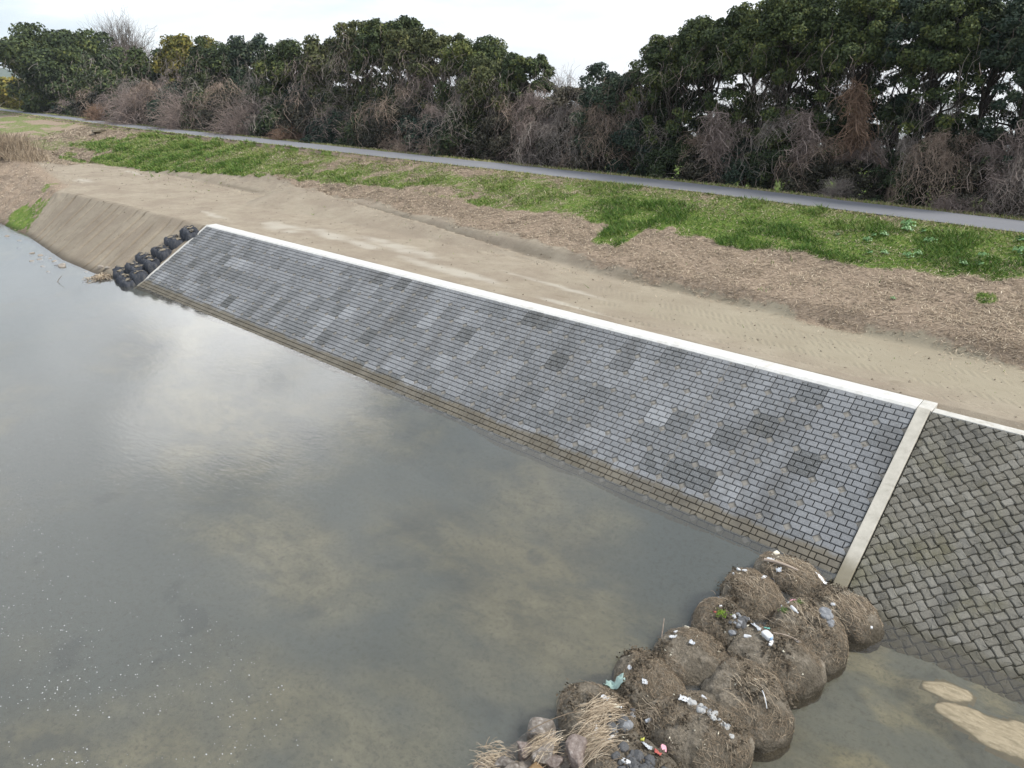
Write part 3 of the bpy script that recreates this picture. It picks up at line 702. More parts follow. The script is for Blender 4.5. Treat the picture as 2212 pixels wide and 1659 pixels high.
for i, (x, y, rx, ry, top, lab) in enumerate(BAGS):
    r_ = np.random.default_rng(100 + i); ex = r_.uniform(2.15, 2.8)
    rx, ry, top = rx * 1.02, ry * 1.02, top - .15; base = -1.05; cz = (top + base) / 2 - .1; hz_ = top - cz
    D = SG.copy(); ph = r_.uniform(0, 6.28)
    rad_ = 1 / ((np.hypot(D[:, 0], D[:, 1]) ** ex + np.abs(D[:, 2]) ** ex) ** (1 / ex))
    P = D * rad_[:, None]
    ang = np.arctan2(D[:, 1], D[:, 0])
    lob = 1 + .08 * np.sin(2 * ang + ph) + .035 * np.sin(3 * ang + 2 * ph)
    n1 = fbm3(D * 2.6 + i * 9, i, 3) - .5; n2_ = fbm3(D * 8 + i * 5, i + 3, 4) - .5
    sc_ = lob * (1 + .24 * n1 + .14 * n2_)
    P = np.stack([P[:, 0] * rx * sc_, P[:, 1] * ry * sc_, P[:, 2] * hz_ * (1 + .34 * n1 + .30 * n2_)], 1)
    P[:, 2] += .10 * P[:, 0] / rx * -1 + cz            # lean a little towards the upstream side
    root = empty('stone_bag', (x, y, 0)); tag(root, lab, 'stone bag', 'silted stone bags across the water')
    netm = mk('net_bag', P, SQ, MAT_BAG, root, smooth=True)
    Wp = P + np.array([x, y, 0]); bag_objs.append((root, Wp))
bagV = np.concatenate([b[1] for b in bag_objs]); bagQ = np.concatenate([SQ + k * len(SG) for k in range(len(BAGS))])
BVH = BVHTree.FromPolygons([Vector(v) for v in bagV], [tuple(q) for q in bagQ])
nf = len(SQ)
def drop(x, y, lo=0.0):
    h = BVH.ray_cast(Vector((x, y, 5)), Vector((0, 0, -1)))
    if h[0] is None or h[0].z < lo: return Vector((x, y, lo)), Vector((0, 0, 1)), -1
    n = h[1] if h[1].z > 0 else -h[1]
    return h[0], n, h[2] // nf
# straw and mud clumps caught on the bags
flow = np.array([.75, -.15, 0.])
for i, (root, Wp) in enumerate(bag_objs):
    r_ = np.random.default_rng(300 + i); x, y, rx, ry = BAGS[i][:4]
    Ps = []; Ds = []
    n = 2600
    for k in range(n):
        a = r_.uniform(0, 6.283); q = math.sqrt(r_.uniform(0, 1)) * 1.02
        px, py = x + math.cos(a) * q * rx, y + math.sin(a) * q * ry
        if float(vn(np.array(px * 1.6), np.array(py * 1.6), 7)) < .38: continue
        h, nn, bi = drop(px, py, WATL + .05)
        if bi != i: continue
        d = np.array([.5, -.55, 0]) + r_.normal(size=3) * .9; d -= np.array(nn) * d.dot(nn); d /= np.linalg.norm(d) + 1e-6
        L = r_.uniform(.02, .09) * (1 + 1.2 * (r_.random() < .12)); c0 = np.array(h) + np.array(nn) * r_.uniform(.008, .03)
        Ps.append([c0 - d * L, c0 + np.array(nn) * .012, c0 + d * L]); 
    Ps = np.array(Ps) - np.array([x, y, 0]); R_ = np.full(Ps.shape[:2], .0032) * r_.uniform(.6, 1.3, (len(Ps), 1))
    v, q = tubes(Ps, R_, 3)
    kind(mk('straw_litter', v, q, MAT_STRAW, root, np.repeat(np.clip(r_.normal(.22, .26, len(Ps)), 0, 1), 6)), 'stuff')
    # ragged dark clods
    cl = []
    for k in range(130):
        a = r_.uniform(0, 6.283); q = math.sqrt(r_.uniform(0, 1)) * .95
        px, py = x + math.cos(a) * q * rx - .12, y + math.sin(a) * q * ry
        if float(vn(np.array(px * 1.3 + 4), np.array(py * 1.3), 17)) < .52: continue
        h, nn, bi = drop(px, py, .02)
        if bi != i: continue
        cl.append(np.array(h))
    if cl:
        cl = np.array(cl); pp = np.repeat(cl, 9, 0) + r_.normal(size=(len(cl) * 9, 3)) * np.array([.07, .07, .03]) + np.array([0, 0, .03])
        v, q = leaves(pp, nrm(r_.normal(size=pp.shape) + np.array([0, 0, .8])), .045, r_, .6)
        o = mk('mud_clods', v - np.array([x, y, 0]), q, simple('mud_clod', [(.3, (.05, .04, .028)), (.7, (.13, .105, .075))], 8) if 'mud_clod' not in bpy.data.materials else bpy.data.materials['mud_clod'], root, smooth=False); kind(o, 'stuff')

D2, Q2 = sphere_grid(12, 8)
def rock_mesh(name, seed, flatn=.7, boxy=0., cuts=5, mat=None):
    r_ = np.random.default_rng(seed); D, Qg = sphere_grid(20, 13)
    if boxy: P = D / (np.sum(np.abs(D) ** (2 + boxy * 8), 1) ** (1 / (2 + boxy * 8)))[:, None]
    else: P = D.copy()
    for k in range(cuts):
        nn = nrm(r_.normal(size=3)); c = r_.uniform(.62, .9); d = P @ nn - c; P = P - np.maximum(d, 0)[:, None] * nn
    P = P * (1 + .16 * (fbm3(P * 1.7 + seed, seed, 3) - .5)[:, None]); P[:, 2] *= flatn
    me = bpy.data.meshes.new(name); me.from_pydata([tuple(p) for p in P], [], [tuple(q) for q in Qg]); me.update()
    if mat: me.materials.append(mat)
    return me
def put(name, me, loc, sc, rot, parent=None):
    o = bpy.data.objects.new(name, me); C.objects.link(o)
    if parent is not None: o.parent = parent; loc = Vector(loc) - parent.location
    o.location = loc; o.scale = sc if isinstance(sc, tuple) else (sc, sc, sc); o.rotation_euler = rot; return o
def stones(bi, pts, n, spread, mats, size, seed, sink=.02, hollow=0):
    r_ = np.random.default_rng(seed); root = bag_objs[bi][0]
    ms = [rock_mesh('stone', seed + k, .72, 0, 4, mm) for k, mm in enumerate(mats)]
    for k in range(n):
        t = (k + .5) / n * (len(pts) - 1); a = int(min(t, len(pts) - 2)); f_ = t - a
        px = pts[a][0] * (1 - f_) + pts[a + 1][0] * f_ + r_.normal() * spread; py = pts[a][1] * (1 - f_) + pts[a + 1][1] * f_ + r_.normal() * spread
        h, nn, b_ = drop(px, py, -.2)
        s_ = size * r_.uniform(.7, 1.3)
        put('stone', ms[k % len(ms)], (px, py, h.z - sink + s_ * .3), s_, tuple(r_.uniform(-.5, .5, 2)) + (r_.uniform(0, 6),), root)
stones(9, [(-5.52, 12.30), (-5.05, 12.32), (-4.80, 12.28), (-4.42, 12.30)], 34, .06, [MAT_STONE, MAT_STONE, MAT_STONE_M], .075, 11)
stones(2, [(-5.80, 16.1), (-5.85, 15.75), (-5.95, 15.45)], 16, .10, [MAT_STONE_M, MAT_STONE_D], .095, 12)
stones(4, [(-4.45, 17.85), (-4.15, 17.6), (-3.95, 17.35)], 12, .06, [MAT_STONE_M], .11, 13)
stones(10, [(-6.45, 10.95), (-6.25, 10.65)], 16, .14, [MAT_STONE_D, MAT_STONE_D, MAT_STONE_M], .10, 14)
stones(11, [(-5.75, 10.05), (-5.3, 10.15), (-4.8, 10.25)], 34, .13, [MAT_STONE_D], .11, 15)

# ------------------------------------------------------------------ litter on and beside the bags
def onbag(x, y, up=.02):
    h, nn, _ = drop(x, y, 0.0); return Vector((x, y, h.z + up)), nn
def chunk(x, y, sz_, lab, mat=MAT_WHITE, cat_='foam', name='foam_piece', up=.03, seed=0, group=None, asp=(1, .7, .45)):
    sz = sz_ * .78; p, nn = onbag(x, y, up); me = rock_mesh(name, seed + 400, 1, .6, 3, mat)
    o = put(name, me, p, (sz * asp[0], sz * asp[1], sz * asp[2]), (0, 0, seed * 1.3)); q = nn.to_track_quat('Z', 'Y').to_euler()
    o.rotation_euler = (q.x, q.y, seed * 1.3); return tag(o, lab, cat_, group)
def sheet(name, x, y, lx, ly, rot, lab, mat, cat_, seed=0, up=.03, amp=.06, wat=False):
    lx, ly = lx * .85, ly * .85; n = 12; r_ = np.random.default_rng(seed); U, Vv = np.meshgrid(np.linspace(-1, 1, n), np.linspace(-1, 1, n), indexing='ij')
    px = U * lx * (.75 + .3 * vn(Vv * 1.5 + seed, U * 0, 3)); py = Vv * ly * (.7 + .5 * vn(U * 1.5 + seed, Vv * 0, 4))
    c, s = math.cos(rot), math.sin(rot); wx = x + px * c - py * s; wy = y + px * s + py * c
    zz = np.zeros_like(wx)
    for i in range(n):
        for j in range(n):
            zz[i, j] = max(drop(wx[i, j], wy[i, j], 0.0)[0].z, 0) + up
    zz += amp * (fbm(U * 2.2 + seed, Vv * 2.2, 5) - .1) + amp * .5 * np.abs(np.sin(U * 5 + Vv * 3 + seed))
    idx = np.arange(n * n).reshape(n, n); q = np.stack([idx[:-1, :-1], idx[1:, :-1], idx[1:, 1:], idx[:-1, 1:]], -1).reshape(-1, 4)
    o = mk(name, np.stack([wx - x, wy - y, zz], -1).reshape(-1, 3), q, mat, smooth=True); o.location = (x, y, 0)
    sdf = o.modifiers.new('thickness', 'SOLIDIFY'); sdf.thickness = .006
    return tag(o, lab, cat_)
def rod(name, a, b, r, lab, mat, cat_, bend=.03, up=.03, lift=(None, None)):
    t = np.linspace(0, 1, 9); pa, pb = np.array(a), np.array(b); P = []
    for k in t:
        q = pa[:2] * (1 - k) + pb[:2] * k
        z = max(onbag(q[0], q[1])[0].z, 0) + up if lift[0] is None else lift[0] * (1 - k) + lift[1] * k
        P.append([q[0], q[1], z + bend * math.sin(k * 3.14)])
    P = np.array(P)
    if lift[0] is None:
        zl = np.polyval(np.polyfit(t, P[:, 2], 2), t); P[:, 2] = np.maximum(zl, 0.01) + .02
    v, q = tubes(P[None], np.linspace(r, r * .6, 9)[None], 6); o = mk(name, v - np.array([*pa[:2], 0]), q, mat, smooth=True); o.location = (pa[0], pa[1], 0)
    return tag(o, lab, cat_)
chunk(-6.45, 19.55, .13, 'cream foam lump at the wall end of the bag row, touching the waterline', MAT_CREAM, seed=1)
pl = rod('driftwood_plank', (-6.55, 18.88), (-5.55, 18.96), .055, 'long driftwood plank lying across the bag beside the new wall', MAT_WOOD, 'driftwood')
sheet('plastic_sheet', -6.4, 18.95, .16, .09, .2, 'small white plastic scrap on the end of the driftwood plank', MAT_WHITE, 'plastic', 1)
sheet('plastic_sheet', -6.03, 18.74, .10, .08, .5, 'crumpled clear plastic lying just below the driftwood plank', MAT_CLEAR, 'plastic', 2)
chunk(-6.90, 17.85, .085, 'white foam ball on the water side of the second bag, leftmost of three', seed=2)
chunk(-6.72, 17.85, .09, 'white foam block on the water side of the second bag, middle of three', seed=3)
chunk(-6.95, 17.62, .06, 'tiny pale foam crumb lowest on the water side of the second bag', seed=4)
chunk(-6.23, 18.28, .06, 'small white foam crumb in the gap by the black hose ring', seed=5)
chunk(-6.20, 18.04, .09, 'white foam block with clean edges at the top of the second bag', seed=6)
def ring(x, y, lab):
    p, nn = onbag(x, y, .04); t = np.linspace(0, 2 * np.pi * .8, 16); P = np.stack([.09 * np.cos(t), .09 * np.sin(t), .0 * t], 1)
    v, q = tubes(P[None], np.full((1, 16), .018), 6); o = mk('hose_ring', v, q, MAT_BLK, smooth=True); o.location = p; o.rotation_euler = (.3, .2, 0); tag(o, lab, 'hose')
ring(-6.08, 18.4, 'curl of black hose between the first two bags at the new wall')
sheet('plastic_sheet', -6.86, 16.6, .11, .08, .9, 'pale blue plastic scrap at the water edge above the mossy bag', MAT_BLUE, 'plastic', 3)
def tuft(name, x, y, s_, mat, lab, cat_, seed):
    r_ = np.random.default_rng(seed); p, nn = onbag(x, y, 0); n = 120
    d = nrm(r_.normal(size=(n, 3)) * np.array([1, 1, .5]) + np.array([0, 0, .8])); L = s_ * r_.uniform(.5, 1.2, (n, 1)); b = r_.normal(size=(n, 3)) * np.array([s_ * .5, s_ * .5, .0])
    P = np.stack([b, b + d * L * .6, b + d * L + np.array([0, 0, -.2]) * L], 1); v, q = tubes(P, np.tile([.008, .006, .001], (n, 1)), 3)
    o = mk(name, v, q, mat); o.location = p; tag(o, lab, cat_); kind(o, 'stuff')
tuft('moss_tuft', -6.32, 15.63, .13, MAT_MOSS, 'bright yellow-green moss tuft beside a red cap on a bag', 'moss', 1)
tuft('moss_tuft', -4.90, 17.55, .12, MAT_ALG, 'dull green weed tuft among litter on the bag with bluish stones', 'moss', 2)
tuft('moss_tuft', -5.15, 17.05, .09, MAT_ALG, 'small dark green weed tuft left of the bag with bluish stones', 'moss', 3)
chunk(-6.50, 15.56, .05, 'small red bottle cap beside the bright moss tuft', MAT_RED, 'cap', 'round_lid', seed=7, asp=(1, 1, .5))
chunk(-6.49, 15.90, .07, 'white foam lump above the bright moss tuft', seed=8)
chunk(-6.05, 15.82, .09, 'white foam lump left of the nest of grey stones', seed=9)
sheet('plastic_sheet', -5.45, 15.9, .30, .07, -.75, 'long torn translucent plastic sheet between the mossy bag and the broad bag', MAT_CLEAR, 'plastic', 4)
sheet('plastic_sheet', -5.18, 15.98, .09, .06, .2, 'teal plastic scrap at the end of the torn clear sheet', MAT_TEAL, 'plastic', 5)
chunk(-5.45, 15.38, .10, 'white oblong foam piece left of the white carton', seed=10, asp=(1.2, .55, .5))
ct = empty('white_carton', onbag(-5.02, 15.6, .06)[0]); tag(ct, 'white drink carton lying on the broad bag next to the long stick', 'carton')
ct.rotation_euler = (.1, -.1, -.5)
me = rock_mesh('carton_body', 77, 1, .9, 0, MAT_WHITE); put('carton_body', me, (ct.location.x, ct.location.y, ct.location.z), (.15, .10, .07), (0, 0, 0), ct)
me = rock_mesh('carton_cap', 78, 1, .9, 0, MAT_BLUE); put('carton_cap', me, (ct.location.x + .15, ct.location.y, ct.location.z + .01), (.035, .035, .035), (0, 0, 0), ct)
chunk(-4.85, 15.45, .12, 'white oval foam piece directly below the white carton', seed=11, asp=(1.2, .5, .4))
rod('stick', (-4.95, 15.83), (-4.3, 16.1), .016, 'long pale stick lying to the right of the white carton', MAT_WOOD, 'stick')
chunk(-4.42, 16.16, .085, 'white foam piece at the right end of the long pale stick', seed=12, asp=(1.3, .6, .5))
sheet('plastic_sheet', -5.22, 17.75, .13, .09, .4, 'pink and white plastic scrap at the top of the bag with bluish stones', MAT_PINK, 'plastic', 6)
chunk(-5.22, 17.50, .07, 'white foam crumb just below the pink plastic scrap', seed=13)
chunk(-5.28, 17.20, .06, 'tiny white foam crumb near the left rim of the bag with bluish stones', seed=14)
def bottle(x, y, rot, lab, mat, L=.2):
    p, nn = onbag(x, y, .05); r = empty('bottle', p); r.rotation_euler = (0, 0, rot); tag(r, lab, 'bottle')
    prof = [(0, .0), (0, .03), (.01, .036), (.12, .036), (.15, .028), (.17, .014), (.19, .013), (.19, 0)]; k = L / .2; n = 12
    def lathe(nm, pr, mt):
        V = [(a * k - L / 2, b * math.cos(t * 2 * math.pi / n) * k, b * math.sin(t * 2 * math.pi / n) * k) for a, b in pr for t in range(n)]
        F = [[i * n + j, i * n + (j + 1) % n, (i + 1) * n + (j + 1) % n, (i + 1) * n + j] for i in range(len(pr) - 1) for j in range(n)]
        mkp(nm, V, F, mt, r, smooth=True)
    lathe('bottle_body', prof, mat); lathe('bottle_cap', [(.185, 0), (.185, .017), (.21, .017), (.21, 0)], MAT_WHITE)
bottle(-4.92, 17.15, -.5, 'white plastic bottle lying among straw on the bag with bluish stones', MAT_WHITE, .28)
bottle(-6.75, 11.1, .5, 'pale bottle with dark label lying on the torn bag above its stones', MAT_CREAM, .32)
chunk(-4.28, 18.4, .08, 'pale blue-white plastic lump on the bag nearest the old wall', MAT_CLEAR, 'plastic', 'plastic_lump', seed=15)
chunk(-3.2, 18.45, .06, 'small white foam crumb in the water at the foot of the old wall', seed=16)
chunk(-6.82, 14.6, .085, 'cream foam cube at the top of the smooth bag behind the stake', MAT_CREAM, seed=17, asp=(1, .8, .6))
chunk(-6.95, 14.25, .07, 'white foam lump halfway down the water side of the smooth bag', seed=18)
sheet('plastic_sheet', -6.85, 13.9, .12, .06, .5, 'greyish white plastic scrap at the foot of the stake', MAT_WHITE, 'plastic', 7)
sheet('plastic_sheet', -6.36, 14.04, .09, .07, .1, 'small crumpled clear film in the middle of the smooth bag', MAT_CLEAR, 'plastic', 8)
rod('stake', (-7.15, 13.85), (-7.22, 14.05), .022, 'weathered wooden stake standing upright at the water edge', MAT_WOOD, 'stake', lift=(-.1, .85), bend=0)
chunk(-7.16, 12.35, .09, 'white foam lump at the water edge of the pale bag near the green cloth', seed=19)
sheet('plastic_sheet', -6.6, 12.17, .08, .07, .7, 'small whitish film in the middle of the pale bag', MAT_CLEAR, 'plastic', 9)
sheet('green_cloth', -7.28, 11.88, .30, .17, .55, 'pale green crumpled cloth floating where the pale bag meets the water', MAT_CYAN, 'cloth', 10, amp=.12)
sheet('plastic_sheet', -7.05, 11.15, .13, .09, .1, 'torn white plastic at the top of the torn bag', MAT_WHITE, 'plastic', 11)
chunk(-6.42, 11.4, .09, 'dark blue round lid in the gap right of the torn bag', MAT_BLK, 'lid', 'round_lid', seed=20, asp=(1, 1, .35))
bottle(-6.0, 11.45, 1.2, 'clear plastic cup caught between three bags', MAT_CLEAR, .22)
sheet('plastic_sheet', -6.30, 10.22, .22, .06, 1.2, 'white plastic strip hanging over the torn bag at its right', MAT_WHITE, 'plastic', 12)
sheet('plastic_sheet', -6.62, 10.15, .26, .06, 1.9, 'longer white plastic strip left of the reed sheaf', MAT_WHITE, 'plastic', 13)
chunk(-5.35, 10.98, .12, 'pink sponge block on the bottom-edge bag', MAT_PINK, 'sponge', 'sponge', seed=21, asp=(1, .8, .55))
chunk(-5.76, 10.75, .06, 'yellow-green plastic ball on the bottom-edge bag', MAT_YEL, 'ball', 'ball', seed=22, asp=(1, 1, .9))
sheet('plastic_sheet', -5.28, 10.62, .10, .08, .3, 'red and clear crumpled wrapper above the dark hollow', MAT_RED, 'wrapper', 14)
sheet('plastic_sheet', -5.55, 10.62, .16, .07, -.2, 'clear crumpled film left of the red wrapper', MAT_CLEAR, 'plastic', 15)
chunk(-5.66, 9.95, .11, 'white foam slab on the rim of the dark hollow', seed=23, asp=(.6, 1.2, .5))
rod('white_rod', (-4.32, 13.75), (-4.05, 13.45), .014, 'short white rod lying on the wide bag with dry reeds', MAT_WHITE, 'rod')
chunk(-5.3, 12.72, .08, 'thin white scrap at the top rim of the large bag with white stones', seed=24, asp=(1.3, .5, .3))
sheet('plastic_sheet', -5.58, 12.25, .14, .09, .2, 'crumpled white film at the left end of the line of white stones', MAT_WHITE, 'plastic', 16)
sheet('foam_scum', -4.98, 19.5, .28, .10, .1, 'patch of white scum floating in the corner at the foot of the rib', MAT_FOAM, 'scum', 17, amp=.015)

r_ = np.random.default_rng(44); V = []; Q_ = []; b = 0
for k in range(520):
    bi = r_.integers(0, 12); x, y, rx, ry = BAGS[bi][:4]; a = r_.uniform(0, 6.28); q = math.sqrt(r_.random()) * .95; px, py = x + math.cos(a) * q * rx, y + math.sin(a) * q * ry
    if vn(np.array(px * 1.9), np.array(py * 1.9), 33) < .45: continue
    h, nn, bj = drop(px, py, .05)
    if bj < 0: continue
    s_ = .010 + .022 * r_.random() ** 2; P = np.array(h) + np.array(nn) * s_ * .6 + r_.normal(size=(4, 3)) * s_; V.append(P); Q_.append([[b, b + 1, b + 2], [b, b + 2, b + 3], [b, b + 3, b + 1], [b + 1, b + 3, b + 2]]); b += 4
kind(tag(mk('litter_crumbs', np.concatenate(V), np.concatenate(Q_), MAT_CREAM), 'tiny pale crumbs of foam and shell strewn over the stone bags', 'litter'), 'stuff')

# ------------------------------------------------------------------ rubble at the bottom edge
RUB = [(-7.72, 9.62, .42, .30, .30, .6, MAT_RUB, 'rounded grey boulder at the water edge left of the torn bag'),
 (-6.72, 9.62, .36, .40, .42, .2, MAT_RUBP, 'big upright broken concrete block with a pale face in front of the torn bag'),
 (-7.68, 8.92, .25, .23, .28, 1.0, MAT_RUBP, 'small reddish broken block at the left of the rubble'),
 (-7.30, 9.12, .28, .32, .34, .4, MAT_RUB, 'broken block half covered by a hanging sheaf of dry reeds'),
 (-6.99, 9.15, .18, .24, .22, 2.0, MAT_RUBP, 'narrow pinkish stone wedged left of the big upright block'),
 (-7.72, 8.38, .30, .16, .20, .3, MAT_RUB, 'flat pale slab at the bottom edge of the rubble'),
 (-7.10, 8.70, .30, .24, .24, .1, MAT_RUBT, 'orange-tan block at the bottom edge below the reed sheaf'),
 (-6.35, 9.1, .30, .22, .22, .8, MAT_RUB, 'grey broken block at the bottom edge right of the big upright block'),
 (-7.4, 8.2, .34, .3, .26, 1.4, MAT_RUB, 'grey rubble block lowest at the bottom edge')]
for k, (x, y, a, b, c_, rz, mt, lab) in enumerate(RUB):
    a, b, c_ = a * .82, b * .82, c_ * .82; me = rock_mesh('rubble_block', 50 + k, 1, .55 if k != 0 else .2, 5, mt)
    tag(put('rubble_block', me, (x, y, .12), (a, b, c_), (.12 * math.sin(k), .15 * math.cos(k * 2), rz)), lab, 'rubble', 'broken blocks at the end of the bags')
bed = rock_mesh('rubble_block', 90, 1, .3, 3, MAT_RUB)
for k, (x, y, s_) in enumerate([(-7.6, 9.2, .6), (-7.2, 8.6, .6), (-6.7, 9.2, .6), (-7.9, 8.1, .55), (-7.2, 7.6, .7)]):
    tag(put('rubble_block', bed, (x, y, -.55), s_, (.2 * k, .1, k)), 'submerged grey block under the rubble at the bottom edge', 'rubble', 'submerged blocks under the rubble')
def sheaf(name, c0, d0, n, L, spread, lab, seed, droop=.5, r0=.0048, up=.15, mat=MAT_STRAW):
    r_ = np.random.default_rng(seed); P = []
    for k in range(n):
        b = np.array([c0[0] + r_.normal() * spread, c0[1] + r_.normal() * spread]); d = nrm(np.array([d0[0], d0[1]]) + r_.normal(size=2) * .35); l = L * r_.uniform(.4, 1.2)
        line = []
        for t in np.linspace(-.5, .5, 5):
            q = b + d * l * t; z = max(drop(q[0], q[1], .02)[0].z, 0.02)
            line.append([q[0], q[1], z])
        line = np.array(line); line[:, 2] = line[:, 2] * .5 + line[:, 2].max() * .5 - droop * .12 * np.linspace(-1, 1, 5) ** 2 + r_.uniform(.01, up)
        line[:, 2] = np.maximum(line[:, 2], .02)
        P.append(line)
    P = np.array(P); v, q = tubes(P, np.full(P.shape[:2], r0) * r_.uniform(.6, 1.3, (n, 1)), 3)
    o = mk(name, v - np.array([*c0, 0]), q, mat, None, np.repeat(np.clip(r_.normal(.6, .22, n), 0, 1), 12)); o.location = (*c0, 0)
    tag(o, lab, 'dry reeds'); kind(o, 'stuff')
sheaf('reed_sheaf', (-6.85, 10.75), (.35, .9), 220, .8, .15, 'sheaf of dry tan reeds draped across the torn bag', 1)
sheaf('reed_sheaf', (-7.35, 9.25), (.3, .9), 200, .6, .12, 'small sheaf of dry reeds hanging over a broken block', 2, up=.4)
sheaf('reed_sheaf', (-6.55, 9.95), (.5, .8), 260, .7, .22, 'tangle of dry reeds between the big upright block and the torn bag', 3)
sheaf('reed_sheaf', (-4.65, 13.9), (.7, -.5), 90, .45, .25, 'loose dry reeds across the wide bag with the white rod', 4, up=.06)
sheaf('reed_sheaf', (-4.75, 17.3), (.8, -.5), 130, .45, .34, 'mat of dry reeds across the bag with bluish stones', 5, up=.08)
sheaf('reed_sheaf', (-3.95, 18.7), (.8, -.5), 120, .45, .34, 'mat of dry reeds on the bag nearest the old wall', 6, up=.07)
sheaf('reed_sheaf', (-5.7, 19.2), (.9, -.2), 120, .5, .32, 'mat of dry reeds on the bag against the new wall', 7, up=.08)
sheaf('reed_sheaf', (-6.35, 17.5), (.75, -.45), 110, .42, .34, 'dark reeds combed over the water side of the second bag', 8, up=.07)
sheaf('reed_sheaf', (-6.05, 11.5), (.8, -.4), 60, .6, .12, 'few bright reeds bridging the gap between the torn bag and its neighbour', 9, up=.15)
sheaf('reed_sheaf', (-8.05, 8.35), (.7, .5), 260, .3, .20, 'dark soggy reed clump in the water at the bottom edge', 10, up=.15)
rod('long_reed', (-7.75, 9.15), (-6.75, 10.6), .012, 'single long reed stem slanting over the rubble to the torn bag', MAT_STRAW, 'reed', bend=.15, lift=(.5, .75))

# ------------------------------------------------------------------ black bags at the far end of the new wall
def black_bag(x, y, top, lab, seed, r=.54):
    r_ = np.random.default_rng(seed); root = tag(empty('black_bag', (x, y, top - .95)), lab, 'bulk bag', 'black bags stepped beside the new wall')
    nu = 36; prof = [(.0, -.25), (.50, -.22), (.56, .0), (.60, .25), (.60, .55), (.57, .80), (.47, .93), (.34, .97), (.16, .96)]
    a0 = r_.uniform(-.3, .3); V = []; ph = r_.uniform(0, 6, 4)
    for k, (rr, zz) in enumerate(prof):
        for j in range(nu):
            a = j / nu * 2 * math.pi; ca, sa = math.cos(a), math.sin(a); sq = (abs(ca) ** 3.2 + abs(sa) ** 3.2) ** (-1 / 3.2)
            fl = sq * (1 + .05 * math.sin(a * 7 + ph[0] + k * .5) + .05 * math.sin(2 * a + ph[1]) + .03 * r_.normal() * (k > 1))
            V.append((rr * r / .54 * fl * math.cos(a + a0), rr * r / .54 * fl * math.sin(a + a0), zz + (.06 * math.sin(a * 3 + ph[2]) + .035 * r_.normal()) * (k > 4)))
    F = [[i * nu + j, i * nu + (j + 1) % nu, (i + 1) * nu + (j + 1) % nu, (i + 1) * nu + j] for i in range(len(prof) - 1) for j in range(nu)]
    F.append([j for j in range(nu)][::-1]); F.append([(len(prof) - 1) * nu + j for j in range(nu)])
    mkp('bag_body', V, F, MAT_NET, root, smooth=True)
    V = [(0, 0, 1.04)]; nf_ = 16
    for j in range(nf_):
        a = j / nf_ * 2 * math.pi; q_ = .37 * r_.uniform(.7, 1.15); V.append((q_ * math.cos(a) + .05, q_ * math.sin(a), .975 + .03 * r_.normal()))
    mkp('soil_fill', V, [[0, 1 + j, 1 + (j + 1) % nf_] for j in range(nf_)], MAT_FILL, root, smooth=True)
    for e_ in range(2):                      # crumpled mouth flaps and lifting straps
        a = r_.uniform(0, 6.28); t = np.linspace(0, 1, 7); P = np.stack([.42 * np.cos(a + t * 1.3), .42 * np.sin(a + t * 1.3), .95 + .16 * np.sin(t * 3.1) * r_.uniform(.5, 1)], 1)
        v, q = tubes(P[None], np.full((1, 7), .03), 5); mk('lifting_strap', v, q, MAT_NET, root, smooth=True)
BB = [(-56.75, 25.25, 3.40, 'topmost black bag, just below the corner of the white coping'),
 (-56.05, 25.1, 3.30, 'black bag half hidden behind the wall edge beside the topmost bag'),
 (-57.75, 24.25, 2.72, 'left black bag of the pair on the second step from the top'),
 (-56.75, 24.2, 2.72, 'right black bag of the pair on the second step from the top'),
 (-57.6, 23.1, 2.1, 'left black bag of the pair on the middle step'),
 (-56.6, 23.0, 2.1, 'right black bag of the pair on the middle step'),
 (-58.8, 22.3, 1.5, 'leftmost slim black bag on the fourth step'),
 (-57.7, 22.15, 1.5, 'middle black bag on the fourth step'),
 (-56.5, 21.9, 1.5, 'black bag on the fourth step leaning on the wall edge'),
 (-60.1, 20.95, .55, 'leftmost black bag of the lowest group, against the bare soil'),
 (-58.3, 21.2, 1.05, 'black bag on the fifth step, back left'),
 (-57.2, 21.1, 1.05, 'black bag on the fifth step, back middle'),
 (-56.2, 20.7, .85, 'black bag on the fifth step tight against the wall edge'),
 (-58.95, 20.45, .55, 'wide dark bag with soil showing at the left waterline'),
 (-57.6, 20.15, .45, 'black bag at the waterline, middle of the bottom three'),
 (-56.4, 19.95, .38, 'sagging black bag at the waterline nearest the wall toe')]
for k, (x, y, t, lab) in enumerate(BB): black_bag(x, y, t, lab, k, .50 if k % 3 else .55)

# ------------------------------------------------------------------ rocks at the left bank
RK = [(-84.1, 19.5, .5, 'leftmost pale flat stone in the shallow brown water'), (-81.0, 19.7, .4, 'small pale stone near the muddy shore at the left'),
 (-77.4, 18.6, .35, 'small round stone alone below the mud patch'), (-73.7, 18.6, .5, 'low brown stone at the top of the shore stone group'),
 (-72.2, 18.8, .5, 'pale stone touching the one below it in the shore group'), (-70.7, 18.3, .45, 'brown flat stone under the pale one in the shore group'),
 (-71.4, 18.9, .35, 'small grey stone to the right of the pale stone'), (-70.4, 19.0, .38, 'grey stone next to the shoreline'),
 (-70.4, 17.6, .42, 'white flat stone at the lower left of the shore group'), (-69.0, 18.9, .5, 'dark flat stone at the shoreline'),
 (-67.3, 18.5, .5, 'tan boulder left of the largest boulder'), (-66.5, 18.7, .75, 'largest boulder in the water by the left bank'),
 (-67.7, 17.6, .35, 'small pointed stone standing alone in the shore group'), (-65.5, 17.3, .38, 'grey round stone below the boulders'),
 (-59.8, 18.0, .42, 'brown squarish stone alone in open water near the black bags'), (-63.1, 19.3, .3, 'small dark blue stone at the mud edge'),
 (-62.0, 20.1, .45, 'pale slanted stone on the mud near the black bags'), (-61.2, 20.3, .4, 'brown stone on the mud next to the black bags')]
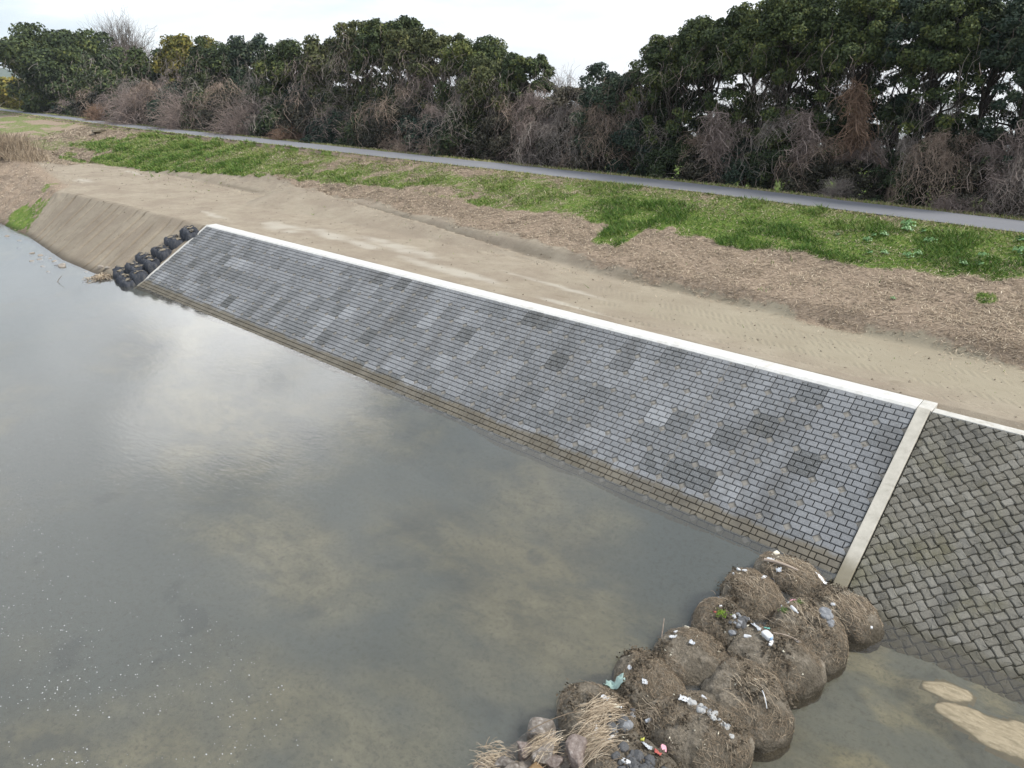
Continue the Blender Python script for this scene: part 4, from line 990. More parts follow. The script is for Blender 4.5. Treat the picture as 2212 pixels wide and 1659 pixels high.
rms = [rock_mesh('rock', 600 + k, .62, .1, 5, MAT_ROCK if k != 2 else MAT_STONE_M) for k in range(4)]
for k, (x, y, s_, lab) in enumerate(RK):
    z0 = max(float(height(np.array([x]), np.array([y]))[0]), -.12)
    tag(put('rock', rms[k % 4], (x, y, z0 + s_ * .1), (s_ * .55, s_ * .45, s_ * .5), (.1, .1, k * 1.7)), lab, 'rock', 'stones in the water by the left bank')
rod('branch', (-61.3, 16.6), (-60.9, 16.9), .03, 'small snagged branch sticking out of the water left of the black bags', MAT_WOOD, 'branch', lift=(-.1, .45), bend=.05)
sheaf('reed_sheaf', (-59.9, 19.25), (.8, -.3), 160, .8, .35, 'heap of brown sticks on the mud tip left of the black bags', 20, r0=.02, up=.25)
tag(put('concrete_outlet', rock_mesh('concrete_outlet', 700, .3, .9, 2, MAT_RIB), (-134.5, 48.0, float(height(np.array([-134.5]), np.array([48.]))[0]) + .2), (2.6, 1.0, .8), (0, -.1, -.45)), 'grey concrete outlet slab set in the dry grass slope at the far left', 'outlet')

# foam flecks on the river
r_ = np.random.default_rng(8); V = []; F = []; n = 0
while n < 1400:
    px = r_.uniform(0, 1) ** 1.3 * 760; py = r_.uniform(880, 1655)
    lim = 250 + (py - 880) * .55
    if px > lim + r_.normal() * 40: continue
    if vn(np.array(px * .012), np.array(py * .012), 3) < .30 + .2 * r_.random(): continue
    d = Fv * 1560 + rv * (px - 1106) - Uv * (py - 829.5); p = Vector((0, 0, H)) + d * (-H / d.z)
    s_ = .0035 + .0145 * r_.random() ** 3; b = len(V); k = 6; a0 = r_.uniform(0, 6)
    V += [(p.x + s_ * 1.6 * math.cos(a0 + j) * r_.uniform(.6, 1.2), p.y + s_ * math.sin(a0 + j) * r_.uniform(.6, 1.2), .004) for j in np.arange(k) * 2 * math.pi / k]
    V += [(p.x, p.y, .004 + s_ * .5)]
    F += [[b + j, b + (j + 1) % k, b + k] for j in range(k)]; n += 1
kind(tag(mkp('foam_flecks', V, F, MAT_FLECK), 'scattered white foam flecks drifting on the river at lower left', 'foam'), 'stuff')

# ------------------------------------------------------------------ grass, straw, weeds
r_ = np.random.default_rng(21)
def scatter(n, fn, xr, pw=1.0):
    xs = []; ys = []
    got = 0
    while got < n:
        u = r_.random(n * 2); X = xr[1] - (xr[1] - xr[0]) * u ** pw; Y = Ff(X) - 4 + (Rr(X) - Ff(X) + 4.5) * r_.random(n * 2)
        k = r_.random(n * 2) < fn(X, Y); xs.append(X[k]); ys.append(Y[k]); got += k.sum()
    return np.concatenate(xs)[:n], np.concatenate(ys)[:n]
X, Y = scatter(150000, lambda x, y: sstep(.2, .8, green(x, y) + (fbm(x * 2.2, y * 2.2, 77, 5) - .5) * 1.1), (-128, 8), 1.6)
Z = height(X, Y); dist = np.sqrt(X ** 2 + Y ** 2 + 49)
patch = fbm(X * .5, Y * .7, 91); hgt = (.06 + .17 * sstep(.45, .7, patch)) * r_.uniform(.6, 1.4, len(X)) * (1 + dist / 130)
midg = sstep(-84, -72, X) * sstep(-27, -34, X); hgt = hgt * (1 - .5 * midg)
wd = dist * .00055 * r_.uniform(.7, 1.3, len(X)); a = r_.uniform(0, 6.283, len(X)); lean = r_.normal(size=(len(X), 2)) * hgt[:, None] * .7
B = np.stack([X, Y, Z - .01], 1); dx = np.stack([np.cos(a) * wd, np.sin(a) * wd, 0 * a], 1)
tip = B + np.stack([lean[:, 0], lean[:, 1] - hgt * .2, hgt], 1)
V = np.stack([B - dx, B + dx, tip], 1).reshape(-1, 3)
tn = .37 + .17 * r_.normal(size=len(X)) - .5 * (patch - .5) + .16 * sstep(.6, 1, tpar(X, Y)) + .2 * (fbm(X * .25, Y * .3, 93) - .5) + .12 * sstep(-60, -80, X) * 0 + .24 * midg + .10 * (X < -80)
kind(tag(mk('grass', V, np.arange(len(V)).reshape(-1, 3), MAT_GRASS, None, np.clip(tn, 0, 1)), 'green winter grass in patches on the embankment below the path', 'grass'), 'stuff')
def strawmask(x, y): return np.clip(strawf(x, y) * (1.1 - 1.0 * green(x, y)), 0, 1) * np.where(y > Rr(x) - .1, 0, 1) * (.35 + .65 * sstep(.35, .6, fbm(x * .8, y * .8, 95))) + .03 * (y < Ff(x)) * (y > Ff(x) - 1.5)
X, Y = scatter(150000, strawmask, (-150, 8), 1.7)
xs_l = r_.uniform(-135, -84, 14000); ys_l = r_.uniform(20.5, 36, 14000); kk = strawf(xs_l, ys_l) * (1 - green(xs_l, ys_l)) > r_.random(14000)
X = np.concatenate([X, xs_l[kk]]); Y = np.concatenate([Y, ys_l[kk]])
Z = height(X, Y); dist = np.sqrt(X ** 2 + Y ** 2 + 49); n = len(X)
L = (.05 + .30 * r_.random(n) ** 2.2) * (1 + dist / 150); wd = dist * .00040 * r_.uniform(.6, 1.2, n); a = r_.normal(.4, .9, n)
d = np.stack([np.cos(a), np.sin(a), np.sin(a) * .3 + r_.normal(size=n) * .15], 1) * L[:, None] * .5; wv_ = np.stack([-np.sin(a) * wd, np.cos(a) * wd, 0 * a], 1)
c0 = np.stack([X, Y, Z + .015 + r_.random(n) * .06], 1)
V = np.stack([c0 - d, c0 + wv_, c0 + d, c0 - wv_], 1).reshape(-1, 3)
kind(tag(mk('dry_straw', V, np.arange(4 * n).reshape(-1, 4), MAT_STRAW, None, np.clip(r_.normal(.40, .24, n), 0, 1)), 'cut dry straw scattered over the lower embankment and its foot', 'straw'), 'stuff')
# ragged dry fringe along both edges of the path
n = 26000; u = r_.random(n); X = 8 - 260 * u ** 1.6; side = r_.random(n) < .55
Y = np.where(side, Rr(X) + 4.05 + np.abs(r_.normal(size=n)) * .35, Rr(X) - .02 - np.abs(r_.normal(size=n)) * .3); Z = np.where(side, 7.0, height(X, Y)); dist = np.sqrt(X ** 2 + Y ** 2 + 49)
hgt = r_.uniform(.06, .22, n) * (1 + dist / 500); wd = dist * .0006; a = r_.uniform(0, 6.283, n); B = np.stack([X, Y, Z - .03], 1); dx = np.stack([np.cos(a) * wd, np.sin(a) * wd, 0 * a], 1)
tip = B + np.stack([r_.normal(size=n) * hgt * .6, r_.normal(size=n) * hgt * .6, hgt], 1)
kind(tag(mk('verge_grass', np.stack([B - dx, B + dx, tip], 1).reshape(-1, 3), np.arange(3 * n).reshape(-1, 3), MAT_GRASS, None, np.clip(r_.normal(.82, .18, n), 0, 1)), 'ragged dry grass fringe along both edges of the asphalt path', 'grass'), 'stuff')

r2 = np.random.default_rng(71); n = 9000; X = 4 - 125 * r2.random(n) ** 1.5; t_ = r2.random(n); E_ = np.where(X > -55.7, 27.0, np.interp(X, EX, EYv) - 5)
Y = E_ + (Ff(X) + 3.0 - E_) * np.where(r2.random(n) < .5, t_, 1 - .35 * t_ ** 2); k_ = vn(X * .8, Y * .8, 72) > .35; X, Y = X[k_], Y[k_]; n = len(X); Z = height(X, Y)
s_ = (.012 + .045 * r2.random(n) ** 4) * (1 + np.hypot(X, Y) / 90); o_ = np.array([[1, 0, -.3], [-.5, .87, -.3], [-.5, -.87, -.3], [0, 0, .8]])
V = np.stack([X, Y, Z], 1)[:, None] + (o_[None] + r2.normal(size=(n, 4, 3)) * .25) * s_[:, None, None]; F4 = np.array([[0, 1, 3], [1, 2, 3], [2, 0, 3], [0, 2, 1]])
kind(tag(mk('soil_clods', V.reshape(-1, 3), (F4[None] + 4 * np.arange(n)[:, None, None]).reshape(-1, 3), simple('clod_soil', [(.35, (.13, .105, .075)), (.6, (.25, .21, .16)), (.75, (.42, .39, .34))], .9)), 'small clods and pebbles strewn over the bare berm', 'clods'), 'stuff')

def weed_mesh(seed):
    r = np.random.default_rng(seed); n = 46; a = r.uniform(0, 6.28, n); rr = r.uniform(.02, .30, n); P = np.stack([np.cos(a) * rr, np.sin(a) * rr, .08 + r.uniform(0, .22, n) * (1 - rr * 1.5)], 1)
    nn = nrm(np.stack([np.cos(a) * rr * 2, np.sin(a) * rr * 2, np.ones(n)], 1) + r.normal(size=(n, 3)) * .3); v, q = leaves(P, nn, .085, r, .55)
    o = mk('weed_plant', v, q, MAT_WEED, None, r.uniform(.2, 1, n)); return o
WE = [(-10.4, 43.5, 1.3, 'tall'), (-10.3, 42.8, 1.2, 'wide'), (-9.5, 43.0, .8, ''), (-8.8, 41.8, 1.1, ''), (-11.1, 41.8, .9, ''), (-11.5, 41.6, .8, ''), (-11.6, 41.0, .8, ''), (-10.4, 39.9, .8, ''), (-11.0, 39.7, .8, ''), (-9.2, 39.7, .9, ''), (-8.9, 40.1, .9, ''), (-5.1, 42.6, 1., ''), (-4.9, 41.6, 1.1, ''), (-6.8, 39.7, .9, ''), (-6.1, 39.8, .8, ''), (-6.2, 40.7, .8, ''), (-8.5, 35.5, .5, ''), (-13.3, 41.4, .6, '')]
wlab = ['pale leafy weed, topmost of the clumps near the path', 'broad pale weed just below the topmost one near the path', 'small pale weed to the right of the two topmost clumps', 'bright pale weed alone in the middle of the right-hand grass', 'weed on the right of the three in the left cluster', 'weed in the middle of the three in the left cluster', 'lowest weed of the three in the left cluster', 'weed in dark grass just above the straw edge, right of its twin', 'weed in dark grass just above the straw edge, left twin', 'weed low in the grass at the left of the bottom pair', 'weed low in the grass at the right of the bottom pair', 'upper weed at the right frame edge', 'lower weed at the right frame edge', 'left weed of the three low in the right-hand grass', 'middle weed of the three low in the right-hand grass', 'upper weed of the three low in the right-hand grass', 'tiny green weed alone in the straw below the grass', 'small weed left of all the other leafy clumps']
wp = [weed_mesh(k) for k in range(3)]
for k, (x, y, s_, _) in enumerate(WE):
    if k < 3: o = wp[k]
    else: o = wp[k % 3].copy(); C.objects.link(o)
    o.location = (x, y, float(height(np.array([x]), np.array([y]))[0]) + .02); o.scale = (s_,) * 3; o.rotation_euler = (.25, 0, k * 2.1)
    tag(o, wlab[k], 'weed', 'leafy weeds in the embankment grass')

# ------------------------------------------------------------------ woodland
def limb(a, b, r0, r1, rng, k=6, wob=.12):
    t = np.linspace(0, 1, k)[:, None]; L = np.linalg.norm(b - a); P = a * (1 - t) + b * t + rng.normal(size=(k, 3)) * wob * L * np.sin(t * np.pi) * .5
    P[:, 2] += .08 * L * np.sin(t[:, 0] * np.pi); return P, np.linspace(r0, r1, k)
def puffs_leaves(C_, R_, dens, size, rng, tone0, up=.35):
    Ps = []; Ns = []; Ts = []
    for c, r in zip(C_, R_):
        n = max(20, int(dens * r * r / (size * size))); d = nrm(rng.normal(size=(n, 3)) + np.array([0, 0, up])); q = r * rng.uniform(.35, 1.08, (n, 1)) ** .6
        q = q * (1 + .35 * (vn3(d * 2.3 + c, 5) - .5))[:, None]
        Ps.append(c + d * q * np.array([1, 1, .78])); Ns.append(d + rng.normal(size=(n, 3)) * .7 + np.array([0, 0, .35])); Ts.append(np.clip(tone0 + rng.normal() * .14 + rng.normal(size=n) * .10, 0, 1))
    P = np.concatenate(Ps); v, q = leaves(P, np.concatenate(Ns), size, rng, .6); return v, q, np.concatenate(Ts)
def hanging(C_, n, L, rng, r0, spread=1.):
    """dead vines hanging from points in C_"""
    k = 6; c = C_[rng.integers(0, len(C_), n)] + rng.normal(size=(n, 3)) * spread; t = np.linspace(0, 1, k)[None, :, None]; l = L * rng.uniform(.3, 1.2, (n, 1, 1))
    d = np.stack([rng.normal(size=n) * .35, rng.normal(size=n) * .35 - .15, -np.ones(n)], 1)[:, None]
    arch = np.concatenate([rng.normal(size=(n, 1, 2)) * .22, np.abs(rng.normal(size=(n, 1, 1))) * .2], 2)
    P = c[:, None] + d * l * t + arch * l * np.sin(t * 2.6) + rng.normal(size=(n, k, 3)) * .05 * l
    v, q = tubes(P, np.full((n, k), r0) * rng.uniform(.5, 1.3, (n, 1)), 3); return v, q, np.repeat(np.clip(rng.normal(.5, .25, n), 0, 1), (k - 1) * 3)

def make_tree(X, Y, ztop, r, lk_, lab, seed, low=.12, openn=0, tone=.45, vine=None, nv=0, z0=None, dens=1.0, group='broad-leaved trees behind the path', name='evergreen_tree', deep=1.3):
    rng = np.random.default_rng(seed); z0 = 5.2 if z0 is None else z0; h = ztop - z0; dist = math.hypot(math.hypot(X, Y), 8)
    root = tag(empty(name, (X, Y, z0)), lab, 'tree', group)
    lsz = max(.095, dist / 722 * 1.3); C_ = []; R_ = []
    npf = int((46 if not openn else 120) * (1 + h / 30))
    for k in range(npf):
        f = low + (1 - low) * rng.random() ** (.8 if not openn else .55)
        if openn:
            u_ = rng.random(); f = rng.uniform(.70, 1) if u_ < .66 else (rng.uniform(.52, .70) if u_ < .77 else rng.uniform(.25, .5))
        prof = math.sqrt(max(0, 1 - ((f - .55) / .62) ** 2)) if f > .3 else .75 + f * .6
        a = rng.uniform(0, 6.283); q = prof * rng.uniform(.35, 1.0) ** .7
        pr = r * rng.uniform(.28, .44) * (.92 if not openn else (.56 if f > .68 else .42)); pr = max(pr, .42)
        C_.append([math.cos(a) * q * r, math.sin(a) * q * r * deep, f * h - pr * .7 * (f > .75)]); R_.append(pr)
    C_ = np.array(C_); R_ = np.array(R_)
    zt = (C_[:, 2] + R_ * .8).max(); C_[:, 2] *= h / zt
    v, q, t = puffs_leaves(C_, R_, (8.0 if not openn else 8.0) * dens, lsz, rng, tone); mk('crown', v, q, LEAF[lk_], root, t)
    P = []; Rd = []
    top = np.array([rng.normal() * .3, rng.normal() * .3, h * .62]); pts, rr = limb(np.zeros(3), top, .10 + h * .013, .07, rng, 6, .05); P.append(pts); Rd.append(rr)
    for c, _r in list(zip(C_, R_))[:(16 if not openn else 26)]:
        fz = np.clip(c[2] / h - rng.uniform(.15, .35), .12, .6); a = top * (fz / .62); pp, rr = limb(a, c, .055 + .05 * (1 - fz), .018, rng, 6, .14); P.append(pp); Rd.append(rr)
    if openn:
        for j in range(16):
            c = C_[rng.integers(len(C_))]; b = P[rng.integers(1, len(P))][3]; pp, rr = limb(b, c + rng.normal(size=3) * .4, .032, .012, rng, 6, .16); P.append(pp); Rd.append(rr)
    v, q = tubes(np.array(P), np.array(Rd), 6); mk('trunk', v, q, BARK, root, smooth=True)
    if nv:
        v, q, t = hanging(C_[C_[:, 2] < h * .8] + np.array([0, -.4 * r * deep, 0]), nv * 2, h * .13, rng, max(.009, dist * .00015), r * .3); kind(mk('hanging_vines', v, q, VINE[vine or 'grey'], root, t), 'stuff')
    return root

# (x, y, top, radius, leaf, open, lowest leaves, tone, vines, label)
TR = [
 (-221, 78, 26, 8.0, 'dark', 0, .1, .62, 0, 'huge domed dark evergreen with yellowish top at the far left, right half of its dome'),
 (-214, 69.5, 27.2, 9.5, 'dark', 0, .05, .60, 0, 'tallest domed evergreen at the far left of the tree row'),
 (-226, 72, 22.0, 4.6, 'dark', 0, .05, .50, 0, 'lower left shoulder of the big evergreen clump at the far left'),
 (-203, 66, 21.5, 6.5, 'dark', 0, .05, .50, 60, 'dark bushy tree in front of the big domed evergreen at its right foot'),
 (-182, 69, 15.5, 6.0, 'dark', 0, .05, .60, 200, 'low green tree in front of the bare tree'),
 (-168, 67, 16.5, 5.0, 'dark', 0, .05, .55, 120, 'low tree between the bare tree and the yellowish crown'),
 (-152, 67, 20.2, 5.2, 'dark', 0, .05, .52, 100, 'rounded dark tree just left of the yellowish crown'),
 (-141, 69, 21.8, 4.8, 'yellow', 0, .3, .72, 120, 'tree with the yellow-green crown right of the bare tree'),
 (-131, 67.5, 21, 4.2, 'dark', 0, .1, .45, 160, 'dark tree just right of the yellow-green crown'),
 (-115, 65.7, 21, 2.8, 'blue', 0, .1, .50, 60, 'slim bluish-green pointed tree in the left half of the row'),
 (-123, 66, 19.6, 3.4, 'dark', 0, .1, .45, 140, 'small dark tree left of the slim bluish tree'),
 (-98, 63, 19.4, 4.4, 'dark', 0, .1, .55, 200, 'round-topped tree right of the slim bluish tree'),
 (-90, 64, 19.7, 3.9, 'olive', 0, .1, .55, 240, 'olive tree left of the highest crown in the middle of the row'),
 (-80.5, 62, 20.9, 3.6, 'olive', 1, .2, .55, 160, 'left part of the highest middle crown with bits of sky below it'),
 (-75, 61.5, 21.1, 3.9, 'dark', 1, .2, .60, 160, 'right part of the highest middle crown with bits of sky below it'),
 (-70, 60.8, 19.6, 3.2, 'olive', 1, .2, .55, 160, 'narrow crown between the highest middle crown and its right neighbour'),
 (-64.5, 60.3, 19, 3.2, 'olive', 1, .15, .60, 220, 'rounded crown to the left of the twin-topped tree'),
 (-59.5, 60, 18.6, 3.1, 'dark', 0, .15, .62, 240, 'twin-topped tree left of the dip in the tree row'),
 (-53.5, 57.5, 16.4, 3.0, 'olive', 0, .1, .62, 260, 'lower tree stepping down towards the dip in the tree row'),
 (-50, 57.6, 16.6, 2.5, 'dark', 1, .2, .55, 160, 'last leafy tree left of the dip in the tree row'),
 (-43.8, 57, 13.6, 2.1, 'grey', 0, .1, .60, 420, 'low brownish vine-choked tree in the dip of the row'),
 (-39.2, 55.6, 15.5, 2.6, 'blue', 0, .1, .50, 260, 'bushy tree just right of the dip in the row'),
 (-36.4, 57.4, 15.9, 2.2, 'dark', 0, .1, .60, 200, 'second tree right of the dip, before the row climbs'),
 (-33, 56.2, 17.4, 2.9, 'dark', 1, .15, .55, 120, 'tree where the row starts to climb on the right'),
 (-29.4, 55.8, 18.7, 3.2, 'dark', 1, .2, .55, 60, 'tree with the knobbly top left of the tall right-hand group'),
 (-26.2, 56.4, 19.2, 3.2, 'dark', 1, .2, .55, 40, 'leftmost tree of the tall open group on the right'),
 (-23.2, 55, 19.5, 3.0, 'dark', 1, .2, .60, 40, 'second tree from the left in the tall open group on the right'),
 (-20.6, 56.6, 19.6, 3.0, 'dark', 1, .2, .50, 20, 'third tree from the left in the tall open group on the right'),
 (-17.9, 55, 19.5, 2.9, 'dark', 1, .2, .60, 20, 'fourth tree from the left in the tall open group, above the rust-brown vines'),
 (-15.4, 56, 19.6, 2.8, 'blue', 1, .2, .60, 20, 'fifth tree from the left in the tall open group on the right'),
 (-12.6, 54.2, 18.9, 2.6, 'dark', 1, .2, .55, 20, 'fourth tree from the right frame edge, trunk bare against the sky'),
 (-10.2, 55, 19, 2.6, 'blue', 1, .2, .55, 20, 'third tree from the right frame edge'),
 (-7.8, 53.6, 18.7, 2.6, 'blue', 1, .2, .60, 20, 'second tree from the right frame edge'),
 (-5.4, 53.6, 18.8, 2.8, 'blue', 1, .2, .50, 20, 'tall tree cut by the right frame edge'),
]
for k, (x, y, zt, r, lf, op, lo, tn, nvv, lab) in enumerate(TR):
    make_tree(x, y, zt, r, lf, lab, 1000 + k, lo, op, tn, 'grey' if k % 2 else 'mauve', nvv)
make_tree(-262, 74, 15.2, 6.5, 'yellow', 'yellow-green bamboo clump at the left frame edge', 1100, .05, 0, .70, name='bamboo_clump', z0=5)
make_tree(-275, 66, 12.0, 6.5, 'olive', 'low dark green bush under the bamboo at the left frame edge', 1101, .05, 0, .5, name='bush', z0=5)

def bare_tree(X, Y, z0, ztop, spread, lab, seed, mat, name='bare_tree', n1=30, thick=.02):
    rng = np.random.default_rng(seed); h = ztop - z0; root = tag(empty(name, (X, Y, z0)), lab, 'tree', None)
    P = []; Rd = []; pts, rr = limb(np.zeros(3), np.array([0, 0, h * .45]), h * .018, h * .010, rng, 6, .04); P.append(pts); Rd.append(rr); lev = []
    for k in range(n1):
        a = rng.uniform(0, 6.28); f = rng.uniform(.15, .45); s0 = np.array([0, 0, h * f]); q = rng.uniform(.25, 1)
        e_ = np.array([math.cos(a) * spread * q, math.sin(a) * spread * q, h * (.97 - .35 * q * q) * rng.uniform(.85, 1)]); pp, rr = limb(s0, e_, h * .008, thick, rng, 6, .12); P.append(pp); Rd.append(rr); lev.append(pp)
    for pp in list(lev):
        for j in range(16):
            b = pp[rng.integers(1, 6)]; d = nrm(pp[5] - pp[0]) + rng.normal(size=3) * .5 + np.array([0, 0, .5]); q, rr = limb(b, b + nrm(d) * h * rng.uniform(.08, .24), thick * 1.1, thick * .4, rng, 6, .14); P.append(q); Rd.append(rr)
    v, q = tubes(np.array(P), np.array(Rd), 4); mk('trunk', v, q, mat, root, np.full(len(q), .08), smooth=True)
bare_tree(-240, 96, 5, 31.2, 9.0, 'tall bare fan-shaped tree rising behind the evergreens on the left', 1200, VINE['grey'], n1=90, thick=.034)
bare_tree(-226, 92, 5, 24.0, 7.0, 'lower bare tree to the right of the tall bare fan-shaped tree', 1201, VINE['mauve'], n1=90, thick=.034)
bare_tree(-111, 68, 5, 18.5, 3.5, 'thin bare tree in the notch right of the slim bluish tree', 1202, VINE['mauve'], n1=26, thick=.03)
bare_tree(-45.5, 58, 5, 15.2, 1.6, 'bare tangled tree standing in the dip of the tree row', 1203, VINE['grey'], n1=20, thick=.014)

def thicket(x, y, rx, ry, hz_, lf, vn_, brown, lab, seed, z0=6.4, name='vine_thicket', grp='vine-covered thickets along the path'):
    rng = np.random.default_rng(seed); dist = math.hypot(math.hypot(x, y), 9); root = tag(empty(name, (x, y, z0)), lab, 'thicket', grp)
    lump = lambda a, f: 1 + 1.0 * (fbm(np.asarray(a) * 1.7 + seed * 3.1, np.asarray(f) * 2.6, seed, 2) - .5)
    C_ = []; R_ = []
    for k in range(34):
        a = rng.uniform(0, 6.283); f = rng.random() ** .8; q = math.sqrt(max(0, 1 - f * f)) * rng.uniform(.6, 1) * float(lump(a, f)); f *= float(lump(a, f)) ** .6
        pr = rng.uniform(.18, .36) * min(rx, hz_); C_.append([math.cos(a) * q * (rx - pr * .4), math.sin(a) * q * (ry - pr * .4), max(f * (hz_ - pr * .6), pr * .3)]); R_.append(pr)
    C_ = np.array(C_); R_ = np.array(R_); lsz = max(.09, dist / 722 * 1.2)
    v, q, t = puffs_leaves(C_, R_, 6.5 * (1 - .45 * brown), lsz, rng, .30); mk('foliage', v, q, LEAF[lf], root, t)
    # dead vines lying over the mound and hanging down its face
    brown = brown * .8; n = int(2600 * brown + 90) ; k = 6; a = rng.uniform(0, 6.283, n); f = rng.random(n) ** .7
    nzv = vn(a * 1.4 + seed, f * 2.5, seed); keep = nzv > (.66 - .40 * brown); a = a[keep]; f = f[keep]; n = len(a)
    t = np.linspace(0, 1, k)[None]; LL = rng.uniform(.06, .26, (n, 1)); el = np.clip(f[:, None] * 1.57 - t * LL * 1.6 + .25 * LL * np.sin(t * 3.1), .0, 1.57)
    aa = a[:, None] + rng.normal(size=(n, 1)) * .30 * t + rng.normal(size=(n, k)) * .05
    rr = 1.03 + rng.random((n, 1)) * .12 + .10 * np.sin(t * 3.14) * rng.random((n, 1)) + lump(a, f)[:, None] - 1
    P = np.stack([np.cos(aa) * np.cos(el) * rx * rr, np.sin(aa) * np.cos(el) * ry * rr, np.sin(el) * hz_ * rr], -1) + rng.normal(size=(n, k, 3)) * .11
    v, q = tubes(P, np.full((n, k), max(.008, dist * .00015)) * rng.uniform(.5, 1.5, (n, 1)), 3); kind(mk('dead_vines', v, q, VINE[vn_], root, np.repeat(np.clip(rng.normal(.5, .22, n), 0, 1), (k - 1) * 3)), 'stuff')
    return root
def twigbush(x, y, r, hh, vn_, lab, seed, n=1000, z0=6.3):
    if vn_ == 'mauve' and x < -70: r *= 1.1; hh *= 1.15
    rng = np.random.default_rng(seed); dist = math.hypot(math.hypot(x, y), 9); root = tag(empty('twig_bush', (x, y, z0)), lab, 'bush', 'bare twiggy bushes along the path'); k = 8; t = np.linspace(0, 1, k)[None, :, None]
    a = rng.uniform(0, 6.283, n); b = rng.normal(size=(n, 1, 3)) * np.array([r * .15, r * .15, .05]); el = rng.uniform(.25, 1.35, n); L = rng.uniform(.5, 1.1, (n, 1, 1))
    d = np.stack([np.cos(a) * np.cos(el) * r, np.sin(a) * np.cos(el) * r, np.sin(el) * hh], 1)[:, None]
    P = b + d * L * t + np.array([0, 0, -1]) * (t ** 2.2) * hh * .28 * L + rng.normal(size=(n, k, 3)) * .045 * r * t
    R0 = max(.009, dist * .00016); v, q = tubes(P[:n // 2], np.linspace(R0 * 2, R0 * .7, k)[None] * np.ones((n // 2, 1)), 3)
    # secondary sprays
    m2 = n * 3; i = rng.integers(0, n, m2); j = rng.integers(3, k, m2); s0 = P[i, j]; dd = nrm(P[i, np.minimum(j + 1, k - 1)] - P[i, j - 1]) + rng.normal(size=(m2, 3)) * .6
    t2 = np.linspace(0, 1, 4)[None, :, None]; P2 = s0[:, None] + nrm(dd)[:, None] * t2 * r * .28 + np.array([0, 0, -1]) * t2 ** 2 * r * .08
    v2, q2 = tubes(P2, np.full((m2, 4), R0 * .7), 3); V_, Q_, _ = cat([(v, q), (v2, q2)])
    mk('branches', V_, Q_, VINE[vn_], root, rng.uniform(.2, .8, len(Q_))); return root
# front row, along the far edge of the path
import itertools
xs_f = [-196, -184, -172, -160, -149, -138, -128, -119, -110, -102, -94, -87, -80, -73.5, -67, -61.5, -56, -51, -46.5, -42.5, -38.5, -34.8, -31.2, -27.8, -24.6, -21.6, -18.8, -16.1, -13.5, -11.0, -8.6, -6.2, -3.6]
ends = {0: 'at the far left foot of the big domed evergreen', 1: 'right of the big domed evergreen, dark and leafy', 2: 'left of the first mauve twig bush', 3: 'behind the small tan bush at the far left', 4: 'behind the wide mauve twig bush on the left', 5: 'in the gap between the two wide mauve bushes', 6: 'behind the second wide mauve bush', 7: 'dark one right of the second mauve bush', 8: 'behind the third mauve bush with the pale stems', 9: 'large dark glossy one right of the third mauve bush', 10: 'dark one left of the reddish twig mound', 11: 'dark green rounded one right of the reddish twig mound', 12: 'low shaded one under the highest middle crown', 13: 'small dark green one left of the tan twig mounds', 14: 'behind the left tan twig mound', 15: 'behind the right tan twig mound', 16: 'dark one with brown cap right of the tan mounds', 17: 'dark recess left of the big brown vine curtain', 18: 'left flank of the big brown vine curtain below the dip', 19: 'middle of the big brown vine curtain below the dip', 20: 'right flank of the big brown vine curtain below the dip', 21: 'dark leafy one right of the big brown vine curtain', 22: 'wide dark leafy one starting the right half', 23: 'with a tan streak left of the slumping dark mound', 24: 'slumping dark mound below the knobbly tree', 25: 'mixed green and brown below the vine column', 26: 'mixed green and brown directly below the rust-brown vines', 27: 'pale brown mop-like mound with tangled stems', 28: 'dark one right of the pale mop-like mound', 29: 'brown tangled one fourth from the right frame edge', 30: 'large pale brown tangle third from the right frame edge', 31: 'large pale brown tangle second from the right frame edge', 32: 'pale brown tangle cut by the right frame edge'}
brn = {0: .1, 1: .1, 2: .3, 3: .4, 4: .3, 5: .35, 6: .3, 7: .15, 8: .3, 9: .12, 10: .2, 11: .12, 12: .25, 13: .15, 14: .5, 15: .5, 16: .35, 17: .3, 18: .9, 19: 1., 20: .8, 21: .15, 22: .15, 23: .4, 24: .2, 25: .3, 26: .35, 27: .8, 28: .3, 29: .7, 30: .95, 31: 1., 32: 1.}
for i, x in enumerate(xs_f):
    sp = (xs_f[i + 1] - x) if i < len(xs_f) - 1 else 2.6; rg = np.random.default_rng(2000 + i)
    rx = sp * .72 + .3; ry = min(rx * 1.0, 3.0) + .3; hh = np.interp(x, [-200, -120, -70, -40, 0], [6.0, 5.4, 4.6, 3.9, 3.4]) * rg.uniform(.8, 1.15)
    if i in (18, 19, 20): hh *= 1.35
    if i < 2: hh *= .5
    if i in (2, 3): hh *= .75
    y = float(Rr(x)) + 4.5 + ry * 1.02
    thicket(x, y, rx, ry, hh, ['blue', 'dark', 'grey'][(i * 7) % 3] if brn[i] < .6 else 'grey', ['mauve', 'grey', 'tan'][i % 3], brn[i], 'thicket at the path edge, ' + ends[i], 2000 + i)
